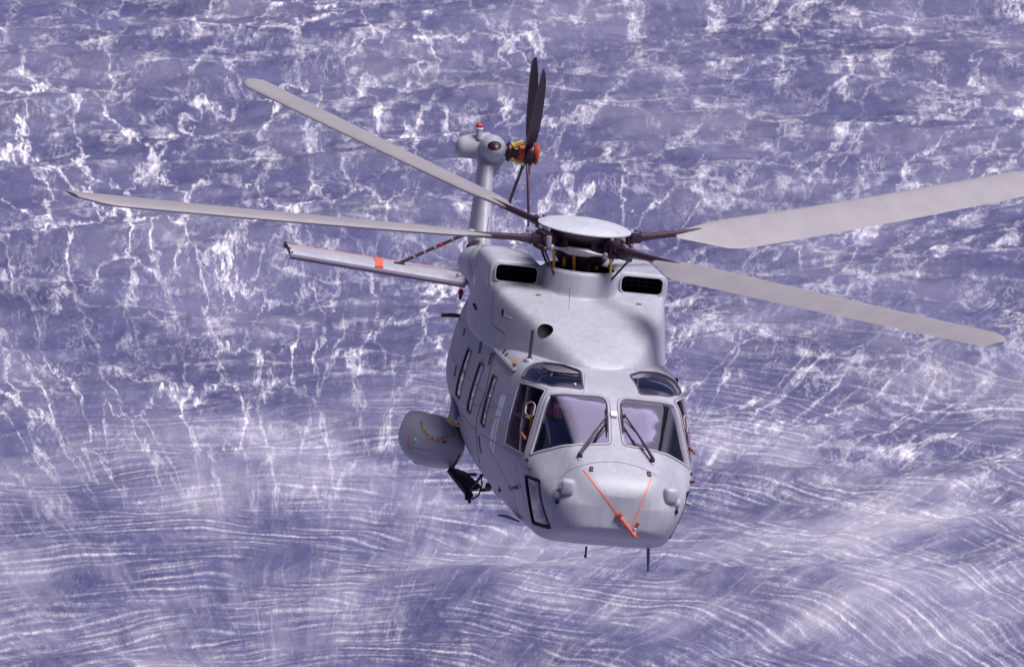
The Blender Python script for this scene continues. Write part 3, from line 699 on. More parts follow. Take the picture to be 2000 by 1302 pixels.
# belly aerials
def belly(px, py): 
    p = P(px, py, y=0); return p
p = Vector((4.62, -.28, .72)); bm = bmesh.new(); tube(bm, [p, p+Vector((0, 0, -.10)), p+Vector((0, 0, -.14))], [.014, .012, .022], 10); obj('belly_aerial', bm, M_RUB, fus)
p = Vector((4.05, .22, .60)); q = P(1266, 1115, x=4.05); p = P(1266, 1050, x=4.05)
bm = bmesh.new(); tube(bm, [p, p.lerp(q, .06), p.lerp(q, .12), q], [.06, .05, .024, .016], 12); obj('belly_whip_aerial', bm, M_SEAM, fus)
bm = bmesh.new(); pl = [P(973, 1004, x=2.6), P(992, 1005, x=2.9), P(1015, 1017, x=3.4), P(1008, 1014, x=2.7)]
vs = [bm.verts.new(p) for p in pl]; bm.faces.new(vs); thick(bm, .02); obj('belly_blade_aerial', bm, M_RUB, fus, False)
# upright whip aerial on the starboard cockpit shoulder
l, n_ = B.hit(1034, 703)
bm = bmesh.new(); tube(bm, [l-n_*.02, l+Vector((0, 0, .02)), l+Vector((0, 0, .05)), l+Vector((0, 0, .40))], [.05, .045, .022, .020], 12); obj('whip_aerial', bm, M_RUB, fus)
bm = bmesh.new(); sphere(bm, l-Vector((.02, 0, .01)), .085, (1.5, .8, .5)); obj('aerial_base', bm, M_SKIN, fus)
# overhead window fittings
l, n_ = B.hit(1123, 750); bm = bmesh.new(); lathe(bm, l-n_*.01, [(.018, 0), (.018, .02), (.008, .026)], n_, 14); obj('window_vent', bm, M_STEEL, fus)
# bright box and latch on the centre post
l, n_ = B.hit(1198.5, 811); bm = bmesh.new(); box(bm, l+n_*.02, (.04, .085, .085), n_.to_track_quat('X', 'Z').to_matrix(), .008); obj('temperature_probe', bm, M_WHITE, fus)
# dark bar just inside the port panes
ps = []
for q in ((1262, 733), (1288, 734), (1301, 742), (1307, 762), (1306, 778), (1302, 790), (1290, 826), (1272, 876)):
    l, n_ = B.hit(*q); ps.append(l-n_*.05)
bm = bmesh.new(); tube(bm, catmull(ps, 4), .022, 10); obj('dark_pane_bar', bm, M_BLACK, ROOT)
# wipers
for name_, base, piv, b0, b1, arm2 in (('L', (1133, 891), (1184, 819), (1184, 792), (1186, 847), (1160, 866)), ('R', (1273, 901), (1218, 818), (1212, 792), (1217, 847), (1243, 870))):
    A, nA = B.hit(*base); Pv, nP = B.hit(*piv); T0, n0 = B.hit(*b0); T1, n1 = B.hit(*b1); S_, nS_ = B.hit(*arm2)
    bm = bmesh.new(); m1 = (A+Pv)/2+nA*.03
    mm, nm_ = B.near(m1)
    tube(bm, [A+nA*.05, mm+nm_*.085, Pv+nP*.07], [.022, .015, .011], 10)
    tube(bm, [A+nA*.05+Vector((0, .0, -.03)), mm+nm_*.06+Vector((0, .03, 0)), Pv+nP*.06+(T1-T0).normalized()*.09], .007, 8)
    lathe(bm, A-nA*.02, [(.034, 0), (.034, .05), (.024, .075), (.012, .085)], nA, 14)
    wp = obj('wiper_arm', bm, M_RUB, fus)
    bm = bmesh.new(); tube(bm, [T0+n0*.03, (T0+T1)/2+nP*.04, T1+n1*.03], [.008, .014, .008], 8); lathe(bm, Pv+nP*.03, [(.018, 0), (.018, .05)], nP, 10); obj('wiper_blade', bm, M_RUB, wp)
    lo = A+Vector((.03, 0, -.06)); q, m_ = B.near(lo); bm = bmesh.new(); tube(bm, [q, q+m_*.02], .014, 8); obj('washer_jet', bm, M_STEEL, wp)
for mir in (1, -1):    # lower corner latch of the cockpit side window
    l, n_ = B.hit(1029, 897); l = Vector((l.x, l.y*mir, l.z)); bm = bmesh.new(); box(bm, l, (.10, .03, .035), bev=.01); obj('window_latch', bm, M_HUB, fus)

# ---------------------------------------------------------------- cockpit
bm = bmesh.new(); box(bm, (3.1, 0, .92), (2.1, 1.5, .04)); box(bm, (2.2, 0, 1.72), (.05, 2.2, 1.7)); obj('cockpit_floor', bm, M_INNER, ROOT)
bm = bmesh.new()
vs = []
for x, z, hw in ((4.42, 1.60, .62), (4.30, 1.80, .70), (4.02, 1.84, .86), (3.86, 1.78, .90), (3.86, 1.25, .86), (4.3, 1.1, .7)):
    vs.append([bm.verts.new((x, -hw, z-.10)), bm.verts.new((x, -hw*.6, z)), bm.verts.new((x, 0, z+.02)), bm.verts.new((x, hw*.6, z)), bm.verts.new((x, hw, z-.10))])
for i in range(5):
    for j in range(4): bm.faces.new((vs[i][j], vs[i][j+1], vs[i+1][j+1], vs[i+1][j]))
thick(bm, .03); obj('glareshield', bm, mat('glareshield_plum', (.10, .06, .13), .8), ROOT)
for k, y in enumerate((-.52, -.20, .20, .52)):
    bm = bmesh.new(); box(bm, (3.84, y, 1.55), (.02, .26, .28), bev=.01); obj('display_screen', bm, mat('screen_dark', (.02, .03, .05), .2), ROOT)
def seat(y):
    bm = bmesh.new()
    box(bm, (3.10, y, 1.22), (.46, .46, .12), bev=.04)
    box(bm, (2.84, y, 1.60), (.12, .48, .78), Euler((0, R_(-8), 0)).to_matrix(), .04)
    box(bm, (2.76, y, 2.12), (.10, .28, .22), bev=.04)
    for q in (-1, 1): box(bm, (3.02, y+q*.27, 1.40), (.42, .04, .30), bev=.015)
    tube(bm, [(3.05, y, 1.16), (3.05, y, .9)], .09, 12)
    s_ = obj('pilot_seat', bm, M_BROWN, ROOT)
    bm = bmesh.new()
    for q in (-1, 1): box(bm, (2.93, y+q*.12, 1.72), (.02, .05, .52), Euler((0, R_(-8), 0)).to_matrix(), .005)
    obj('harness', bm, M_YEL, s_)
seat(-.58); seat(.58)
# door frame and fittings seen behind the side window
for mir in (-1, 1):
    bm = bmesh.new(); box(bm, (2.72, mir*.98, 1.95), (.22, .05, .95), bev=.02); box(bm, (3.05, mir*.93, 1.55), (.20, .04, .55), bev=.02); box(bm, (3.28, mir*.95, 1.75), (.07, .04, .95), bev=.02); box(bm, (3.35, mir*1.10, 1.90), (1.1, .03, .035), bev=.01); obj('cabin_pillar', bm, M_BROWN, ROOT)
    bm = bmesh.new(); box(bm, (3.02, mir*1.05, 2.12), (.05, .03, .34), bev=.01); obj('grab_handle', bm, M_YEL, ROOT)
    ps, nn = B.outline(rounded([(1030, 788), (1041, 784), (1047, 792), (1042, 813), (1032, 811), (1027, 806)], 4), mir > 0)
    obj('window_pull', strip(B, ps, nn, (.006, .006), .018, .014), M_STEEL, ROOT)
    ps, nn = B.outline([(1028, 812), (1036, 814), (1036, 817), (1028, 815)], mir > 0)
    obj('window_catch', patch(B, ps, nn, .016, .02, .02), M_YEL, ROOT)
    ps, nn = B.outline([(1001, 806), (1020, 813), (1044, 821)], mir > 0)
    obj('window_bar', strip(B, ps, nn, .016, .006, .02, False), M_SEAL, ROOT)

# ---------------------------------------------------------------- sponsons
def sponson(s):
    O = lambda px, py, x=-1.75: P(px, py, x=x)
    base = [O(812, 826), O(824, 822), O(850, 822), O(880, 824), O(904, 838), O(907, 868), O(902, 892), O(880, 914), O(842, 909), O(812, 904), O(788, 884), O(788, 866), O(800, 838)]
    cen = Vector((-1.75, -1.38, .74))
    def lp(x, sc, dz=0):
        o = []
        for p in base:
            q = cen+(p-cen)*sc; o.append((x, q.y*(-s), q.z+dz))
        return o
    bm = bmesh.new(); prev = None
    for x, sc, dz in ((-1.30, .25, -.03), (-1.32, .60, -.02), (-1.42, .86, 0), (-1.56, 1.0, 0), (-1.80, 1.04, 0), (-2.3, 1.02, -.02), (-2.9, .90, -.06), (-3.6, .68, -.12), (-4.2, .45, -.12), (-4.5, .25, -.14)):
        vs = [bm.verts.new(v) for v in lp(x, sc, dz)]
        if prev: bridge(bm, prev, vs)
        else: first = vs
        prev = vs
    bm.faces.new(list(reversed(first))); bm.faces.new(prev); bmesh.ops.recalc_face_normals(bm, faces=bm.faces)
    me = subd(bm, 2); S = Surf(me); o = obj('sponson', me, M_SKIN, ROOT, angle=60)
    if s < 0:
        sp_ = rounded([(822, 826), (826, 845), (838, 856), (854, 863), (864, 857), (880, 853), (898, 852)], 4)
        ps, nn = S.outline([(821, 824), (825, 840), (833, 851), (844, 859), (855, 863), (862, 858), (872, 855), (884, 853), (896, 852)])
        obj('sealant_line', strip(S, ps, nn, .011, .003, .006, False, .03), M_OCHRE, o)
        for p in densify(ps, .055, False):
            q, m_ = S.near(p+Vector((0, 0, .03))); bm = bmesh.new(); box(bm, q, (.02, .02, .025)); obj('rivet', bm, M_SEAM, o, False)
        obj('panel_seam', strip(S, *S.outline([(806, 872), (820, 877), (840, 880)]), .004, .002, .005, False), M_SEAM, o)
        l, n_ = S.hit(811, 858); bm = bmesh.new(); sphere(bm, l, .022); obj('position_light', bm, mat('green_lens', (.35, .75, .6), .1, 0, 5, .05, 0, 1.0), o)
        obj('warning_patch', patch(S, *S.outline([(797, 856), (802, 850), (803, 872), (796, 874)]), .003, .005, .03), mat('worn_pink_mark', (.52, .26, .26), .6, 0, 20, .25), o)
        l, n_ = S.hit(868, 863); bm = bmesh.new(); box(bm, l+n_*.01, (.05, .06, .02), bev=.004); obj('latch', bm, M_SEAL, o)
    w0 = Vector((-2.0, s*1.62, .60)); bm = bmesh.new()
    lathe(bm, w0-Vector((0, .09, 0)), [(.16, 0), (.21, .02), (.23, .06), (.23, .12), (.21, .16), (.16, .18)], (0, 1, 0), 28); wh = obj('main_wheel', bm, M_BLACK, o)
    bm = bmesh.new(); lathe(bm, w0-Vector((0, .095, 0)), [(.11, 0), (.12, .19)], (0, 1, 0), 20); obj('wheel_hub', bm, M_STEEL, wh)
    return o
sp1 = sponson(-1); sp2 = sponson(1)
# fuel fairing stub above the starboard sponson
bm = bmesh.new(); p = P(882, 800, x=-.9); tube(bm, [p+Vector((-.5, .1, .15)), p+Vector((0, .05, .02)), p+Vector((.22, 0, -.07)), p+Vector((.28, 0, -.1))], [.05, .075, .07, .03], 16); st_ = obj('step_fairing', bm, M_SKIN, ROOT)
bm = bmesh.new(); a = [P(874, 816, x=-.7), P(883, 826, x=-.65), P(897, 830, x=-.6)]; tube(bm, catmull(a, 4), .024, 8); obj('sealant_line', bm, M_OCHRE, st_)
# gear door and stay struts under the sponson
X0_ = -1.0
bm = bmesh.new(); vs = [bm.verts.new(P(px, py, x=xx)) for px, py, xx in ((874, 917, -1.1), (878, 915, -1.5), (906, 924, -1.5), (938, 953, -1.3), (911, 965, -1.0))]
bm.faces.new(vs); bm.normal_update(); thick(bm, .035); gd = obj('gear_door', bm, M_BLACK, ROOT, False)
bm = bmesh.new(); tube(bm, [P(874, 918, x=-1.05), P(911, 965, x=-.95)], .022, 10); obj('door_edge', bm, M_SEAL, gd)
def rod(pts, r, name='strut', m=M_RUB, parent=None):
    bm = bmesh.new(); tube(bm, [P(px, py, x=x) for px, py, x in pts], r, 10); return obj(name, bm, m, parent or gd)
rod([(899, 885, -1.2), (889, 905, -1.2), (884, 915, -1.2)], .014)
rod([(911, 960, -1), (926, 945, -1), (945, 925, -1)], .020)
rod([(938, 957, -1), (958, 955, -1)], .026)
rod([(938, 925, -1), (942, 945, -1), (935, 966, -1), (922, 975, -1)], .012)
rod([(892, 917, -1), (902, 922, -1), (912, 926, -1), (930, 926, -.9)], .022)
rod([(912, 958, -1), (942, 957, -1)], .010, 'strut', M_OCHRE)
bm = bmesh.new(); sphere(bm, P(916, 967, x=-.95), .060, (1, 1, 1.05)); tube(bm, [P(916, 970, x=-.95), P(917, 982, x=-.95)], [.035, .018], 10)
box(bm, P(912, 972, x=-.9), (.08, .05, .05), bev=.01); obj('camera_ball', bm, M_BLACK, gd)
bm = bmesh.new(); sphere(bm, P(954, 950, x=-.6), .06, (1.6, .8, 1)); obj('strut_knuckle', bm, M_CUFF, gd)
bm = bmesh.new(); tube(bm, [P(968, 958, x=.6), P(976, 970, x=.8)], .03, 10); obj('tie_ring', bm, M_STEEL, fus)
# red beacon and stub on the starboard rear quarter
p = P(900, 571, x=-3.0); bm = bmesh.new(); sphere(bm, p, .045, (1, .9, 1.2)); be = obj('beacon', bm, M_RED, ROOT); bm = bmesh.new(); tube(bm, [p+Vector((0, 0, -.10)), p+Vector((0, 0, -.03))], [.015, .03], 10); obj('beacon_base', bm, M_BLACK, be)
p = P(862, 615, x=-3.2); q = P(880, 615, x=-3.2); bm = bmesh.new(); tube(bm, [p, q, q+Vector((0, .5, 0))], [.030, .030, .03], 10); obj('exhaust_stub', bm, mat('rust_brown', (.11, .035, .03), .6), ROOT)

# ---------------------------------------------------------------- tail: fin, gearbox pod, stabiliser
XF = -9.55
bm = bmesh.new()
def foil(bm, c, chord, th, n=14, up=Vector((0, 0, 1)), back=Vector((-1, 0, 0)), side=Vector((0, 1, 0))):
    o = []
    for i in range(n*2):
        t = i/n
        u = (1-math.cos(PI*(t if t <= 1 else 2-t)))/2
        yt = 5*th*(.2969*math.sqrt(u)-.1260*u-.3516*u*u+.2843*u**3-.1036*u**4)*(1 if t <= 1 else -1)
        o.append(bm.verts.new(c+back*(u*chord)+side*(yt*chord)))
    return o
tl = [(P(945, 560, x=-8.4), 1.7, .20), (P(944, 470, x=-8.7), 1.5, .22), (P(949, 400, x=-9.05), 1.25, .22), (P(953, 340, x=-9.3), 1.05, .24), (P(955, 300, x=-9.45), .9, .27)]
prev = None
for c, ch, th in tl:
    r = foil(bm, c, ch, th)
    if prev: bridge(bm, prev, r)
    else: first = r
    prev = r
bm.faces.new(list(reversed(first))); bm.faces.new(prev)
pc = P(962, 289, x=XF-.1)
sphere(bm, pc, .225, (1.9, .92, .90), n=28)
lf = P(905, 287, x=XF-.35)
tube(bm, [pc+Vector((-.25, 0, .0)), lf.lerp(pc+Vector((-.25, 0, 0)), .4), lf], [.22, .20, .175], 28); sphere(bm, lf, .175, (1, .75, 1), n=24)
tube(bm, [pc+Vector((-.1, .05, -.1)), pc+Vector((-.15, .02, -.45))], [.20, .09], 20)
f = tmp(bm); md = f.modifiers.new('r', 'REMESH'); md.mode = 'VOXEL'; md.voxel_size = .018; md.use_smooth_shade = True
md = f.modifiers.new('s', 'SMOOTH'); md.factor = .5; md.iterations = 8
fme = evald(f); kill(f); FS = Surf(fme); fin = obj('tail_fin', fme, M_SKIN, ROOT, angle=60)
obj('cooling_inlet', patch(FS, *FS.outline([(966+13.5*math.cos(t), 285+9*math.sin(t)) for t in np.linspace(0, 2*PI, 24, endpoint=False)]), .004, .008, .03), M_HUB, fin)
for py in (322, 424):
    try: seam(FS, [(938, py), (955, py-2), (971, py)], .004, 'panel_seam', fin)
    except Exception as ex: print('finseam', ex)
seam(FS, [(964, 340), (961, 395), (958, 452)], .003, 'panel_seam', fin)
# beacon on the pod
p0 = P(936, 272, x=XF-.2); p1 = P(936, 252, x=XF-.2); p2 = P(936, 247, x=XF-.2)
bm = bmesh.new(); tube(bm, [p0, p1], .05, 16); bp_ = obj('beacon_post', bm, M_SKIN, fin)
bm = bmesh.new(); tube(bm, [p1, p1+Vector((0, 0, .018))], .062, 16); obj('beacon_collar', bm, M_WHITE, bp_)
bm = bmesh.new(); sphere(bm, p2+Vector((0, 0, .0)), .05, (1, 1, 1.1)); obj('beacon_lens', bm, M_RED, bp_)
# stabiliser
tipF = P(567, 497, x=-8.45); rootF = P(909, 554, x=-8.35); tipB = P(560, 477, x=-9.2); rootB = P(909, 531, x=-9.25)
bm = bmesh.new(); prev = None
d_ = (rootF-tipF)
for t in (0, .03, .5, 1, 1.12):
    a = tipF+d_*t; b_ = tipB+(rootB-tipB)*t; bk = (b_-a); ch = bk.length; k = 1 if t else .94
    r = foil(bm, a, ch, .12*k, 12, back=bk.normalized(), side=bk.normalized().cross(d_.normalized()).normalized())
    if prev: bridge(bm, prev, r)
    else: first = r
    prev = r
bm.faces.new(list(reversed(first))); bm.faces.new(prev); bmesh.ops.recalc_face_normals(bm, faces=bm.faces)
me = bpy.data.meshes.new('t'); bm.to_mesh(me); SS = Surf(me); stab = obj('horizontal_stabiliser', bm, M_SKIN2, ROOT, angle=60)
bm = bmesh.new(); tube(bm, [tipF+Vector((.0, 0, -.025)), rootF+Vector((0, 0, -.025))], .042, 12); obj('de_icing_boot', bm, M_SEAM, stab)
bm = bmesh.new(); tube(bm, [tipB+Vector((0, 0, .004)), rootB+Vector((0, 0, .004))], .008, 8); obj('trailing_edge', bm, M_TAPEP, stab)
bm = bmesh.new()
for k, (px, py) in enumerate(((556, 479), (563, 486), (567, 494))): tube(bm, [P(px, py, x=-8.9+.2*k), P(px+4, py+2, x=-8.9+.2*k)], .035, 8)
tube(bm, [P(557, 474, x=-9), P(568, 496, x=-8.5)], .022, 8); tube(bm, [P(553, 479, x=-9), P(562, 479, x=-9)], .014, 8)
obj('tip_fitting', bm, M_HUB, stab)
def sdrop(px, py):
    l, n_ = SS.hit(px, py); return (l, n_) if l is not None else (P(px, py, x=-8.8), Vector((0, 0, 1)))
l0, _ = sdrop(740, 507); l1, _ = sdrop(741, 522)
bm = bmesh.new(); w2 = Vector((0, .06, .0)); off = Vector((0, 0, .008))
f0 = tipF+d_*((740-567)/(909-567)); b0_ = tipB+(rootB-tipB)*((738-560)/(909-560))
vs = [bm.verts.new(p) for p in (f0-w2+off*-5, f0+w2+off*-5, f0+w2+off*6, b0_.lerp(f0, .5)+w2+off*7, b0_+w2+off*1.5, b0_-w2+off*1.5, b0_.lerp(f0, .5)-w2+off*7, f0-w2+off*6)]
bm.faces.new((vs[0], vs[1], vs[2], vs[7])); bm.faces.new((vs[7], vs[2], vs[3], vs[6])); bm.faces.new((vs[6], vs[3], vs[4], vs[5])); thick(bm, -.006)
obj('orange_band', bm, M_TAPE, stab)
# stay strut from stabiliser to fin
a = P(780, 514, x=-8.85); b_ = P(915, 454, x=-8.95)
bm = bmesh.new(); tube(bm, [a, b_], .026, 10); box(bm, a, (.1, .16, .03), bev=.01); ss = obj('stay_strut', bm, M_CUFF, ROOT)
bm = bmesh.new()
for t in (.2, .35, .5, .75): tube(bm, [a.lerp(b_, t), a.lerp(b_, t+.03)], .034, 10)
obj('strut_clamp', bm, M_HUB2, ss); bm = bmesh.new(); tube(bm, [a.lerp(b_, .59), a.lerp(b_, .62)], .034, 10); obj('strut_clamp', bm, M_RED, ss)
bm = bmesh.new(); q = P(911, 535, x=-8.8); box(bm, q, (.2, .10, .10), bev=.02); sphere(bm, P(910, 525, x=-8.8), .05); tube(bm, [P(893, 537, x=-8.5), q], .025, 8); obj('hinge_fitting', bm, M_STEEL, ROOT)
bm = bmesh.new(); q = P(921, 452, x=-8.9); box(bm, q, (.12, .09, .07), bev=.02); obj('hinge_fitting', bm, M_STEEL, ROOT)
bm = bmesh.new(); vs = [bm.verts.new(P(px, py, x=xx)) for px, py, xx in ((922, 470, -8.3), (938, 470, -8.3), (928, 490, -8.3), (918, 488, -8.4))]; bm.faces.new(vs); thick(bm, .25); obj('fold_joint', bm, M_HUB, ROOT, False)
# little wind gauge on the cowling top behind the starboard intake
p = P(988, 500, x=-3.2); bm = bmesh.new(); box(bm, P(989, 492, x=-3.2), (.10, .12, .05), bev=.01)
for dy in (-.05, .05): tube(bm, [P(989, 492, x=-3.2)+Vector((0, dy, 0)), P(989, 503, x=-3.2)+Vector((0, dy, -.02))], .009, 6)
obj('roof_probe', bm, M_STEEL, cow)

# ---------------------------------------------------------------- tail rotor (port side), at rest
TH = P(1030, 300, x=-9.8); AX = Vector((0, 1, 0)); TA = P(988, 296, x=-9.8)
bm = bmesh.new(); lathe(bm, TA, [(.10, -.25), (.12, 0), (.155, .03), (.155, .06), (.115, .07), (.10, .25), (.12, .26)], AX, 24)
tr = obj('tail_rotor', bm, M_HUB, ROOT)
bm = bmesh.new(); lathe(bm, TH, [(.12, -.16), (.145, -.14), (.145, -.06), (.11, -.04)], AX, 28); obj('orange_collar', bm, M_ORANGE, tr)
bm = bmesh.new(); lathe(bm, TH, [(.10, .08), (.15, .11), (.165, .14), (.14, .17), (.08, .185), (.02, .19)], AX, 28); obj('orange_cap', bm, M_ORANGE, tr)
bm = bmesh.new(); lathe(bm, TH, [(.10, -.08), (.19, -.04), (.19, .07), (.10, .11)], AX, 24); obj('tail_rotor_hub', bm, M_HUB, tr)
for k in range(4):
    bm = bmesh.new(); t = R_(45+90*k); d = Vector((math.cos(t), 0, math.sin(t))); tube(bm, [TA+Vector((0, .10, 0))+d*.15, TH+Vector((0, -.06, 0))+d*.24], .016, 8); sphere(bm, TA+Vector((0, .10, 0))+d*.15, .03, n=8); obj('pitch_link', bm, M_YEL, tr)
def trblade(ang, L, tw, flap=0.0):
    u = Vector((math.cos(ang), 0, math.sin(ang))); u = (u+AX*flap).normalized(); w_ = AX.cross(u).normalized()
    bm = bmesh.new(); prev = None
    for r, ch, th, tp_ in ((.12, .10, .5, .9), (.30, .12, .4, .8), (.42, .26, .16, tw), (.8, .32, .13, tw*.9), (1.2, .32, .12, tw*.75), (L-.25, .30, .10, tw*.55), (L-.07, .24, .10, tw*.45), (L, .12, .10, tw*.4)):
        cdir = (w_*math.cos(tp_)+AX*math.sin(tp_)); sd_ = cdir.cross(u).normalized()
        q = foil(bm, TH+u*r-cdir*(ch*.3), ch, th, 9, back=cdir, side=sd_)
        if prev: bridge(bm, prev, q)
        else: first = q
        prev = q
    bm.faces.new(list(reversed(first))); bm.faces.new(prev); bmesh.ops.recalc_face_normals(bm, faces=bm.faces)
    return obj('tail_rotor_blade', bm, M_TBLADE, tr, angle=60)
for ang, L, tw, fl_ in ((128, 1.74, .45, .05), (52, 1.82, .40, -.03), (-128, 1.05, .20, -.08), (-52, 1.30, .12, .02)): trblade(R_(ang), L, tw, fl_)

# ---------------------------------------------------------------- main rotor, at rest
PSI, TA_, TB_, CONE = 5.46135672e-01, -5.15814870e-02, -1.42227486e-02, 5.71448612e-01
HZ = 4.0
NRM = Vector((-TA_, -TB_, 1)).normalized()
LIFT = [0.0]
def rp(ang, r, dz=0.0): x, y = r*math.cos(ang), r*math.sin(ang); return Vector((x, y, HZ+LIFT[0]*(max(0, r-1)/7)**1.3+CONE*(max(0, r-.4)/7.75)**1.15+TA_*x+TB_*y+dz))
bm = bmesh.new(); lathe(bm, Vector((0, 0, HZ-.02)), [(.60, .175), (.635, .180), (.635, .195), (.56, .225), (.40, .255), (.2, .272), (.01, .278)], NRM, 72)
mr_ = obj('main_rotor', bm, M_DISC, ROOT, angle=50)
bm = bmesh.new(); lathe(bm, Vector((0, 0, HZ-.02)), [(.30, -.30), (.36, -.22), (.42, -.05), (.50, .06), (.57, .13), (.59, .17)], NRM, 40)
for k in range(8):
    t = PSI+k*PI/4+PI/8; box(bm, Vector((.48*math.cos(t), .48*math.sin(t), HZ+.02)), (.08, .09, .20), Euler((0, 0, t)).to_matrix(), .015)
hub = obj('rotor_hub', bm, M_HUB, mr_)
bm = bmesh.new(); lathe(bm, Vector((.02, 0, 3.1)), [(.16, 0), (.16, .5), (.22, .52), (.22, .62), (.18, .75)], (0, 0, 1), 24); obj('rotor_mast', bm, M_BLACK, mr_)
bm = bmesh.new(); lathe(bm, Vector((.03, 0, 3.36)), [(.20, 0), (.36, .03), (.36, .09), (.22, .12)], (0, 0, 1), 36); obj('swash_plate', bm, M_HUB, mr_)
for px, py, s_ in ((1108, 502, 1), (1162, 508, -1)):
    bm = bmesh.new(); q = P(px, py, x=.22); box(bm, q, (.05, .12, .09), Euler((R_(25*s_), 0, 0)).to_matrix(), .03); box(bm, q+Vector((-.02, -.03*s_, -.08)), (.04, .05, .1), bev=.01); obj('scissor_link', bm, M_YEL, mr_)
bm = bmesh.new(); a = P(1121, 492, x=.36); b_ = P(1121, 538, x=.40); tube(bm, [a, b_], .020, 10); rl = obj('pitch_link', bm, M_YEL, mr_)
bm = bmesh.new()
for k in range(7): tube(bm, [a.lerp(b_, .12+k*.13), a.lerp(b_, .12+k*.13+.06)], .026, 10)
obj('link_collar', bm, M_ORANGE, rl)
for pa, pb, m_ in (((1194, 496), (1191, 536), M_YEL), ((1082, 490), (1082, 520), M_OCHRE), ((1151, 495), (1147, 535), M_HUB), ((1140, 492), (1142, 528), M_BLACK)):
    bm = bmesh.new(); tube(bm, [P(*pa, x=.28), P(*pb, x=.30)], .020, 10); sphere(bm, P(*pa, x=.28), .034, n=10); obj('pitch_link', bm, m_, mr_)
angs = [PSI, PSI+PI/2-R_(3.5), PSI+PI, PSI+3*PI/2]
pit = [R_(13), R_(27), R_(5), R_(-3)]
droop = [0, 0, 0, 0]
rg = random.Random(8)
for k, t in enumerate(angs):
    LIFT[0] = (0, .42, 0, 0)[k]
    u = Vector((math.cos(t), math.sin(t), 0)); v = Vector((-math.sin(t), math.cos(t), 0)); rot = Matrix((u, v, Vector((0, 0, 1)))).transposed()
    # yoke and elastomeric bearing
    bm = bmesh.new()
    box(bm, rp(t, .62, .07), (.34, .20, .05), rot, .015); box(bm, rp(t, .62, -.09), (.34, .20, .05), rot, .015)
    lathe(bm, rp(t, .55, -.14), [(.09, 0), (.10, .03), (.10, .22), (.08, .26)], (0, 0, 1), 18)
    box(bm, rp(t, .86, -.01), (.20, .14, .13), rot, .03)
    for q in (-1, 1): tube(bm, [rp(t, .70, -.13)+v*q*.09, rp(t, .70, .13)+v*q*.09], .022, 8)
    yk = obj('blade_yoke', bm, M_HUB, mr_)
    for q in (-1, 1):
        for p_, r_ in ((rp(t, .70, .13)+v*q*.09, .030), (rp(t, .93, .09)+v*q*.06, .024)): bm = bmesh.new(); sphere(bm, p_, r_, n=10); obj('hub_bolt', bm, M_SEAM, yk)
    bm = bmesh.new(); lathe(bm, rp(t, .72, -.02)+v*.14, [(.035, -.08), (.045, -.06), (.045, .06), (.035, .08)], (0, 0, 1), 12); obj('bearing_can', bm, M_HUB2, yk)
    bm = bmesh.new(); hv = rp(t, .80, -.12)+v*.17; tube(bm, [rp(t, .84, -.08), hv], .035, 10); tube(bm, [hv, Vector((hv.x*.62, hv.y*.62, 3.48))], .016, 8); sphere(bm, hv, .04, n=10); obj('pitch_horn', bm, M_HUB, yk)
    # cuff
    bm = bmesh.new(); tube(bm, [rp(t, .90), rp(t, 1.05), rp(t, 1.12), rp(t, 1.5), rp(t, 2.0)], [.058, .062, .050, .045, .038], 16)
    cf = obj('blade_cuff', bm, M_CUFF, mr_)
    # blade
    bm = bmesh.new(); prev = None; N = 30
    for i in range(N+1):
        r = 1.55+(8.15-1.55)*i/N
        ch = .65*min(1, .20+.80*max(0, (r-1.55)/.75)**1.1) if r < 2.3 else .65
        le = .0
        if r > 7.75: le = ((r-7.75)/.4)**1.6*.22; ch = .65-le-.10*((r-7.75)/.4)**2
        pt = pit[k]*(1-.18*(r-2)/6)-R_(5)*(r-4)/4*.6
        th = .125 if r > 2.3 else .125+.12*(2.3-r)/.75
        cdir = (-v*math.cos(pt)-Vector((0, 0, 1))*math.sin(pt)).normalized()      # towards the trailing edge
        sd_ = cdir.cross(u).normalized()
        q = foil(bm, rp(t, r)-cdir*(.65*.25*min(1, ch/.65)-le), ch, th, 12, back=cdir, side=sd_)
        if prev: bridge(bm, prev, q)
        else: first = q
        prev = q
    bm.faces.new(list(reversed(first))); bm.faces.new(prev); bmesh.ops.recalc_face_normals(bm, faces=bm.faces)
    obj('rotor_blade', bm, M_BLADE, mr_, angle=60)
    # lead-lag damper between neighbouring arms
    t2 = t+PI/2; a = rp(t, .62, -.10)+v*.10; v2 = Vector((-math.sin(t2), math.cos(t2), 0)); b_ = rp(t2, .62, -.10)-v2*.10
    bm = bmesh.new(); L_ = (b_-a); lathe(bm, a, [(.020, 0), (.022, L_.length*.18), (.050, L_.length*.28), (.062, L_.length*.32), (.062, L_.length*.66), (.052, L_.length*.70), (.022, L_.length*.85), (.018, L_.length)], L_, 20)
    sphere(bm, a, .05, n=12); sphere(bm, b_, .05, n=12)
    obj('damper', bm, M_HUB2, mr_)

